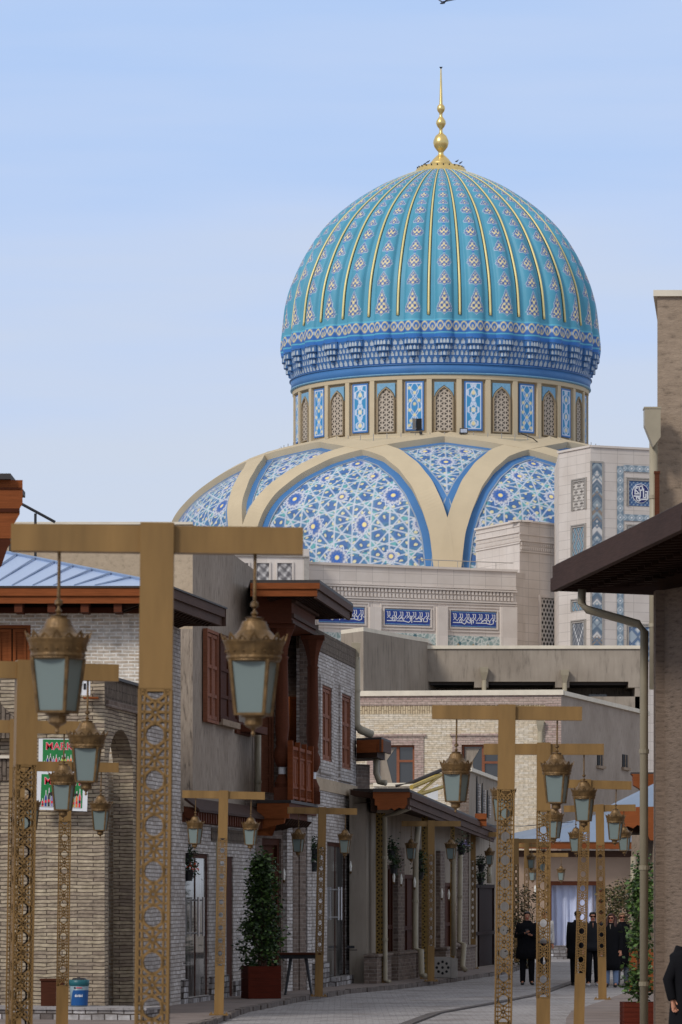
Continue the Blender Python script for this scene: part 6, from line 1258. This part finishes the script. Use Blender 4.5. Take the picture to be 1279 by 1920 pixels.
for q in ((352, 1600, 80.8, 'dark hanging pot above the one with red flowers, left of the glass door'), (354, 1632, 80.6, 'hanging pot with orange-red flowers beside the glass shop door', 'red'), (589, 1592, 92.2, 'upper dark hanging pot left of the glass door of the balcony house'), (588, 1617, 92.2, 'lower green hanging pot left of the glass door of the balcony house'),
          (735, 1594, 100.2, 'upper ivy-like hanging pot on the porch wall near the pierced column'), (739, 1622, 100, 'lower hanging pot on the porch wall, above the first porch door'), (785, 1613, 103, 'upper hanging pot between the porch pipe and the lamp post'), (788, 1634, 103, 'lower hanging pot between the porch pipe and the lamp post'), (903, 1621, 119, 'upper hanging pot above the dark gate'), (902, 1646, 119, 'lower hanging pot above the dark gate'), (866, 1588, 108, 'hanging pot with pale violet flowers under the porch eave', 'violet')): hanging(*q)
def sconce(px, py, Y, lab):
    p = P(px, py, Y); t = thing('wall_lamp', lab, 'wall lamp', p, 'small candle-shaped wall lamps'); mb = MB(); mb.lathe([(.02, -.02), (.035, .1), (.01, .22)], (0, 0, 0), 8); mb.build('glass_shade', 'lampw', t); mb = MB(); mb.lathe([(.012, -.08), (.03, -.04), (.022, -.02)], (0, 0, 0), 8); mb.box(-.012, .012, .0, .12, -.07, -.05); mb.build('bracket', 'brass', t)
for q in ((533, 1648, 90.5, 'small white wall lamp on the pilaster right of the planter shrub'), (658, 1632, 98.8, 'small white wall lamp right of the balcony house glass door'), (739, 1652, 100.2, 'small white wall lamp on the first porch pilaster'), (753, 1656, 101.2, 'small white wall lamp over the second porch door'), (778, 1662, 102.2, 'small white wall lamp left of the kinked porch pipe'), (829, 1682, 106.8, 'small white wall lamp on the dark porch doorway left jamb'), (842, 1684, 107.8, 'small white wall lamp on the dark porch doorway right jamb'), (1004, 1672, 143.6, 'small white wall lamp on the peach wall left of the curtain')): sconce(*q)
# table
p = G(566, 1862); t = thing('outdoor_table', 'dark wooden table with splayed legs beside the planter', 'table', (P(562, 0, 87.3).x, 87.3, 0)); 
mb = MB(); mb.box(-.52, .50, -.3, .5, .82, .86); mb.build('tabletop', 'wdoor', t); mb = MB(); mb.box(-.42, .44, -.24, .44, .74, .82); mb.build('apron', 'iron', t)
for sx_ in (-1, 1):
    for sy in (-1, 1): mb = MB(); mb.chain([(sx_ * .15 - .02, .1 + sy * .2, .78), (sx_ * .27 - .02, .1 + sy * .34, 0)], [.035, .02], 6); mb.build('leg', 'iron', t)
# vent box
t = thing('pierced_vent_box', 'pale grey box with a ring of round holes standing by the porch', 'vent box', (P(833, 0, 105).x, 105, 0)); mb = MB(); mb.box(-.24, .17, 0, .3, 0, .52); mb.box(-.24, .17, -.02, 0, .02, .5); mb.build('box', 'vent', t)
for k in range(9):
    a = k * math.pi / 4; r_ = .14 if k < 8 else 0; mb = MB(); cy_ = [(.034 * math.cos(q * math.pi / 6), .034 * math.sin(q * math.pi / 6)) for q in range(12)]
    mb.prism(cy_, (-.035 + r_ * math.cos(a), -.02, .26 + r_ * math.sin(a)), (1, 0, 0), (0, 0, 1), (0, -.004, 0)); mb.build('hole', 'dark', t)
mb = MB(); mb.box(.175, .21, -.03, .3, 0, .5); mb.box(.21, .34, .1, .3, 0, .48); mb.build('side_panel', 'vent', t)
# security boxes / small wall fittings
for i, (px, py, Y, lab) in enumerate(((334, 1802, 80.2, 'small black tap fitting on the whitewashed wall left of the first glass door'), (583, 1778, 93.6, 'small black fitting on the wall above the table'), (658, 1778, 98.6, 'small black fitting right of the balcony house glass door'))):
    p = P(px, py, Y); t = thing('wall_fitting', lab, 'wall fitting', p); mb = MB(); mb.box(-.09, .09, -.1, .02, 0, .06); mb.build('body', 'iron', t); mb = MB(); mb.tube((-.15, -.03, -.04), (.15, -.03, -.04), .012, n=6); mb.build('pipe', 'iron', t)
# overhead cables
for i, (pts, lab) in enumerate((([P(905, 1548, 118), P(980, 1549, 120), P(1075, 1541, 130)], 'thin dark overhead cable crossing the cream brick wall by the peach house roof'),)):
    t = thing('cable', lab, 'cable', pts[0]); mb = MB(); mb.chain(pts, .012, 5); mb.build('wire', 'iron', t, pts[0])
t = thing('lightning_cable', 'dark slack cable dropping from the drum to the right side of the shell', 'cable', P(985, 815, 318)); mb = MB(); mb.chain([P(978, 813, 316), P(1000, 822, 317), P(1022, 840, 318)], .04, 5); mb.build('wire', 'iron', t, P(985, 815, 318))
t = thing('floodlight', 'black floodlight at the foot of the drum, right of centre', 'floodlight', P(870, 808, 317.6)); p = t.location.copy(); mb = MB(); mb.box(p.x - .3, p.x + .3, p.y - .3, p.y, p.z - .22, p.z + .18); mb.build('housing', 'iron', t, p); mb = MB(); mb.box(p.x - .24, p.x + .24, p.y - .31, p.y - .3, p.z - .15, p.z + .12); mb.build('lens', 'steel', t, p)
t = thing('floodlight', 'small dark fitting at the foot of the drum, left of centre window', 'floodlight', P(790, 812, 317.4)); p = t.location.copy(); mb = MB(); mb.box(p.x - .12, p.x + .1, p.y - .2, p.y, p.z - .1, p.z + .1); mb.build('housing', 'iron', t, p); mb = MB(); mb.tube((p.x - .8, p.y, p.z + .02), (p.x, p.y, p.z + .02), .03, n=5); mb.build('arm', 'iron', t, p)
# ================================================================ people
def person(label, px, Y, H, opt, rz=0):
    t = thing('person', label, 'person', ((px - 640) / FP * Y, Y, -.1), None, rz); k = H / 1.72
    lift = opt.get('stride', 0)
    J = {}; E = []
    def j(n_, p, r_): J[n_] = (V(p), r_)
    j('pel', (0, 0, .95), (.14, .10)); j('sp', (0, 0, 1.14), (.12, .09)); j('ch', (0, 0, 1.34), (.15, .10)); j('nk', (0, 0, 1.47), (.055, .055)); j('nk2', (0, -.01, 1.53), (.052, .055)); j('hd', (0, -.02, 1.585), (.066, .078)); j('hd2', (0, -.015, 1.645), (.076, .092)); j('tp', (0, -.005, 1.70), (.05, .06)); j('nose', (0, -.112, 1.605), (.012, .012)); j('chin', (0, -.06, 1.535), (.03, .03))
    E += [('pel', 'sp'), ('sp', 'ch'), ('ch', 'nk'), ('nk', 'nk2'), ('nk2', 'hd'), ('hd', 'hd2'), ('hd2', 'tp'), ('hd', 'nose'), ('nk2', 'chin')]
    arms = opt.get('arms', [((.21, .03, 1.13), (.22, -.03, .88)), ((.21, .03, 1.13), (.22, -.03, .88))])
    for si, s_ in enumerate((-1, 1)):
        el, wr2 = arms[si]; n_ = 'LR'[si]
        j('sh' + n_, (s_ * .17, 0, 1.41), (.055, .055)); j('el' + n_, (s_ * el[0], el[1], el[2]), (.042, .042)); j('wr' + n_, (s_ * wr2[0], wr2[1], wr2[2]), (.026, .026))
        d = (J['wr' + n_][0] - J['el' + n_][0]).normalized(); pm = J['wr' + n_][0] + d * .07; j('pm' + n_, pm, (.034, .018)); E.extend([('ch', 'sh' + n_), ('sh' + n_, 'el' + n_), ('el' + n_, 'wr' + n_), ('wr' + n_, 'pm' + n_)])
        sd_ = d.cross(V((0, 1, 0))) if abs(d.y) < .8 else V((1, 0, 0)); sd_ = sd_.normalized(); curl = d.cross(sd_).normalized()
        for f_ in range(4):
            ln = (.075, .082, .078, .062)[f_]; b_ = pm + sd_ * (f_ - 1.5) * .019 + d * .02; m_ = b_ + d * ln * .5 + curl * .008; e_ = m_ + d * ln * .3 + curl * .03
            j(f'f{n_}{f_}a', m_, (.0085, .0085)); j(f'f{n_}{f_}b', e_, (.0075, .0075)); E.extend([('pm' + n_, f'f{n_}{f_}a'), (f'f{n_}{f_}a', f'f{n_}{f_}b')])
        th_ = J['wr' + n_][0] + d * .03 - sd_ * .035 * s_; j('th' + n_, th_ + curl * .01, (.011, .011)); j('ti' + n_, th_ + d * .045 + curl * .03, (.009, .009)); E.extend([('wr' + n_, 'th' + n_), ('th' + n_, 'ti' + n_)])
        fy = (-lift if si == 0 else lift); j('hp' + n_, (s_ * .09, 0, .9), (.085, .085)); j('kn' + n_, (s_ * .10, fy * .5 - .02, .5), (.055, .055)); j('an' + n_, (s_ * .105, fy, .09), (.036, .036)); j('to' + n_, (s_ * .12, fy - .15, .035), (.035, .028)); E.extend([('pel', 'hp' + n_), ('hp' + n_, 'kn' + n_), ('kn' + n_, 'an' + n_), ('an' + n_, 'to' + n_)])
    names = list(J); me = bpy.data.meshes.new('body'); me.from_pydata([J[n_][0] * k for n_ in names], [(names.index(a), names.index(b_)) for a, b_ in E], []); me.materials.append(M['skin'])
    ob = bpy.data.objects.new('body', me); COL.objects.link(ob); ob.parent = t
    md = ob.modifiers.new('skin', 'SKIN'); md.use_smooth_shade = True
    for i, n_ in enumerate(names): me.skin_vertices[0].data[i].radius = (J[n_][1][0] * k, J[n_][1][1] * k); me.skin_vertices[0].data[i].use_root = (i == 0)
    sb_ = ob.modifiers.new('sub', 'SUBSURF'); sb_.levels = 1; sb_.render_levels = 2
    def P_(n_): return J[n_][0] * k
    # clothes
    hem = opt.get('hem', .5); cm = opt.get('coat', 'black'); wd = opt.get('wd', 1.0); mb = MB()
    rings = [(hem, .21, .15), (hem + .18, .205, .15), (.88, .19, .14), (1.05, .175, .13), (1.25, .195, .14), (1.38, .20, .13), (1.435, .155, .105), (1.48, .085, .08), (1.52, .078, .078)]
    mb.chain([(0, 0, z * k) for z, a, b_ in rings], [(a * k * wd, b_ * k * wd) for z, a, b_ in rings], 18); ct = mb.build('coat', cm, t, smooth=True)
    for n_ in 'LR': 
        mb = MB(); a, b_, c_ = P_('sh' + n_), P_('el' + n_), P_('wr' + n_); mb.chain([a + V((0, 0, .03)) - (b_ - a) * .08, a + (b_ - a) * .2, b_, c_ - (c_ - b_) * .06, c_ + (c_ - b_) * .04], [.075 * k, .078 * k, .062 * k, .052 * k, .045 * k], 12); mb.build('sleeve', cm, ct, smooth=True)
        mb = MB(); a, b_, c_ = P_('hp' + n_), P_('kn' + n_), P_('an' + n_); mb.chain([a, b_, c_ + V((0, 0, .04)), c_ - V((0, 0, .02))], [.10 * k, .078 * k, .062 * k, .06 * k], 12); mb.build('trousers', opt.get('leg' + n_, opt.get('legs', 'black')), t, smooth=True)
        mb = MB(); q = P_('an' + n_); e_ = P_('to' + n_); mb.chain([q + V((0, .05, -.045)), q + V((0, .02, -.03)), q + V((0, -.06, -.045)), e_ + V((0, 0, -.005)), e_ + V((0, -.05, -.012))], [(.035, .03), (.046, .045), (.047, .042), (.046, .03), (.03, .018)], 10); mb.build('shoe', opt.get('shoe', 'shoe'), t, smooth=True)
    # hair, face
    hm = opt.get('hair', 'hair'); hc = V((0, .012, 1.662)) * k; mb = MB(); vs = []; nu, nv = 16, 9
    long_ = opt.get('long', 0)
    prof_ = [(.0, .078), (.045, .070), (.075, .045), (.086, .015), (.086, -.015), (.080, -.045)] 
    vs = []; fs = []
    for (r_, z) in prof_:
        for q in range(nu):
            a = 2 * math.pi * q / nu; zz = z; fr_f = max(0, -math.sin(a))
            if z < .03: zz = z + fr_f * (.055 if z < 0 else .02)
            jit = 1 + .05 * math.sin(q * 5.1 + z * 90); vs.append(hc + V((r_ * .98 * math.cos(a) * jit, (r_ * 1.13 * math.sin(a)) * jit, zz)) * k)
    for i in range(len(prof_) - 1):
        for q in range(nu): fs.append((i * nu + q, (i + 1) * nu + q, (i + 1) * nu + (q + 1) % nu, i * nu + (q + 1) % nu))
    mb.add(vs, fs)
    if long_:
        for s_ in (-1, 1): mb.chain([(s_ * .07 * k, .02, 1.66 * k), (s_ * .095 * k, .0, 1.55 * k), (s_ * .10 * k, -.05, 1.42 * k), (s_ * .085 * k, -.08, 1.33 * k)], [.035, .045, .042, .02], 8)
    mb.build('hair', hm, t, smooth=True)
    if opt.get('shades'):
        mb = MB()
        for s_ in (-1, 1): mb.prism([(.028 * math.cos(q * math.pi / 5), .022 * math.sin(q * math.pi / 5)) for q in range(10)], V((s_ * .034, -.108, 1.628)) * k, (1, 0, 0), (0, 0, 1), (0, .01, 0))
        mb.box(-.08 * k, .08 * k, -.1 * k, -.092 * k, 1.634 * k, 1.642 * k); mb.build('sunglasses', 'lens', t)
    else:
        for s_ in (-1, 1): mb = MB(); mb.lathe([(0, -.009), (.009, 0), (0, .009)], V((s_ * .032, -.1, 1.625)) * k, 8); mb.build('eye', 'hair', t)
    mb = MB(); mb.box(-.022 * k, .022 * k, -.093 * k, -.085 * k, 1.562 * k, 1.568 * k); mb.build('mouth', 'redp', t)
    if opt.get('scarf'): mb = MB(); mb.prism([(-.014, 0), (.014, 0), (0, -.12)], V((0, -.125, 1.48)) * k, (1, 0, 0), (0, 0, 1), (0, -.02, 0)); mb.build('collar', opt['scarf'], t)
    if 'flip' in opt: pass
    return t, P_
ph_arms = [((.25, .0, 1.16), (.07, -.27, 1.22)), ((.25, .0, 1.14), (.10, -.24, 1.17))]
t, J_ = person('man in a black coat standing in the street looking down at his phone', 989, 101.5, 1.74, dict(hem=.62, arms=ph_arms, wd=1.28))
hp = thing('mobile_phone', 'small phone held by the man in the black coat on the left', 'phone', (t.location.x, t.location.y, -.1)); mb = MB(); mb.box(-.055, .02, -.37, -.36, 1.22, 1.34); mb.build('case', 'iron', hp); mb = MB(); mb.box(-.05, .015, -.36, -.358, 1.225, 1.335); mb.build('screen', 'white', hp)
person('person in a long black coat seen from behind, half hidden by a lamp post', 1084, 101, 1.76, dict(hem=.62, wd=1.2, stride=.05), R(180))
person('smiling man in sunglasses and dark zip jacket walking toward the camera', 1112, 100.5, 1.73, dict(hem=.82, coat='blk2', legs='black', shades=1, stride=.12, shoe='wcl', scarf='skin'))
person('woman with long auburn hair, round sunglasses and long black coat over blue jeans', 1147, 99, 1.70, dict(hem=.40, wd=1.05, shades=1, hair='hairb', long=1, legs='jean', scarf='stg'), R(-14))
person('blond person in sunglasses and black coat walking beside the auburn-haired woman', 1167, 101, 1.71, dict(hem=.45, wd=1.12, shades=1, hair='hairl', long=0, legs='gjean'))
person('person in a white jacket far down the street, hidden behind a lamp post', 1021, 112, 1.72, dict(hem=.95, coat='wcl', legs='blk2', wd=1.1))
person('blurred person in black at the lower right edge, close to the stucco wall', 1303, 50, 1.78, dict(hem=.45, wd=1.5, arms=[((.33, .0, 1.10), (.30, -.05, .88)), ((.33, .0, 1.10), (.30, -.05, .88))]), R(20))
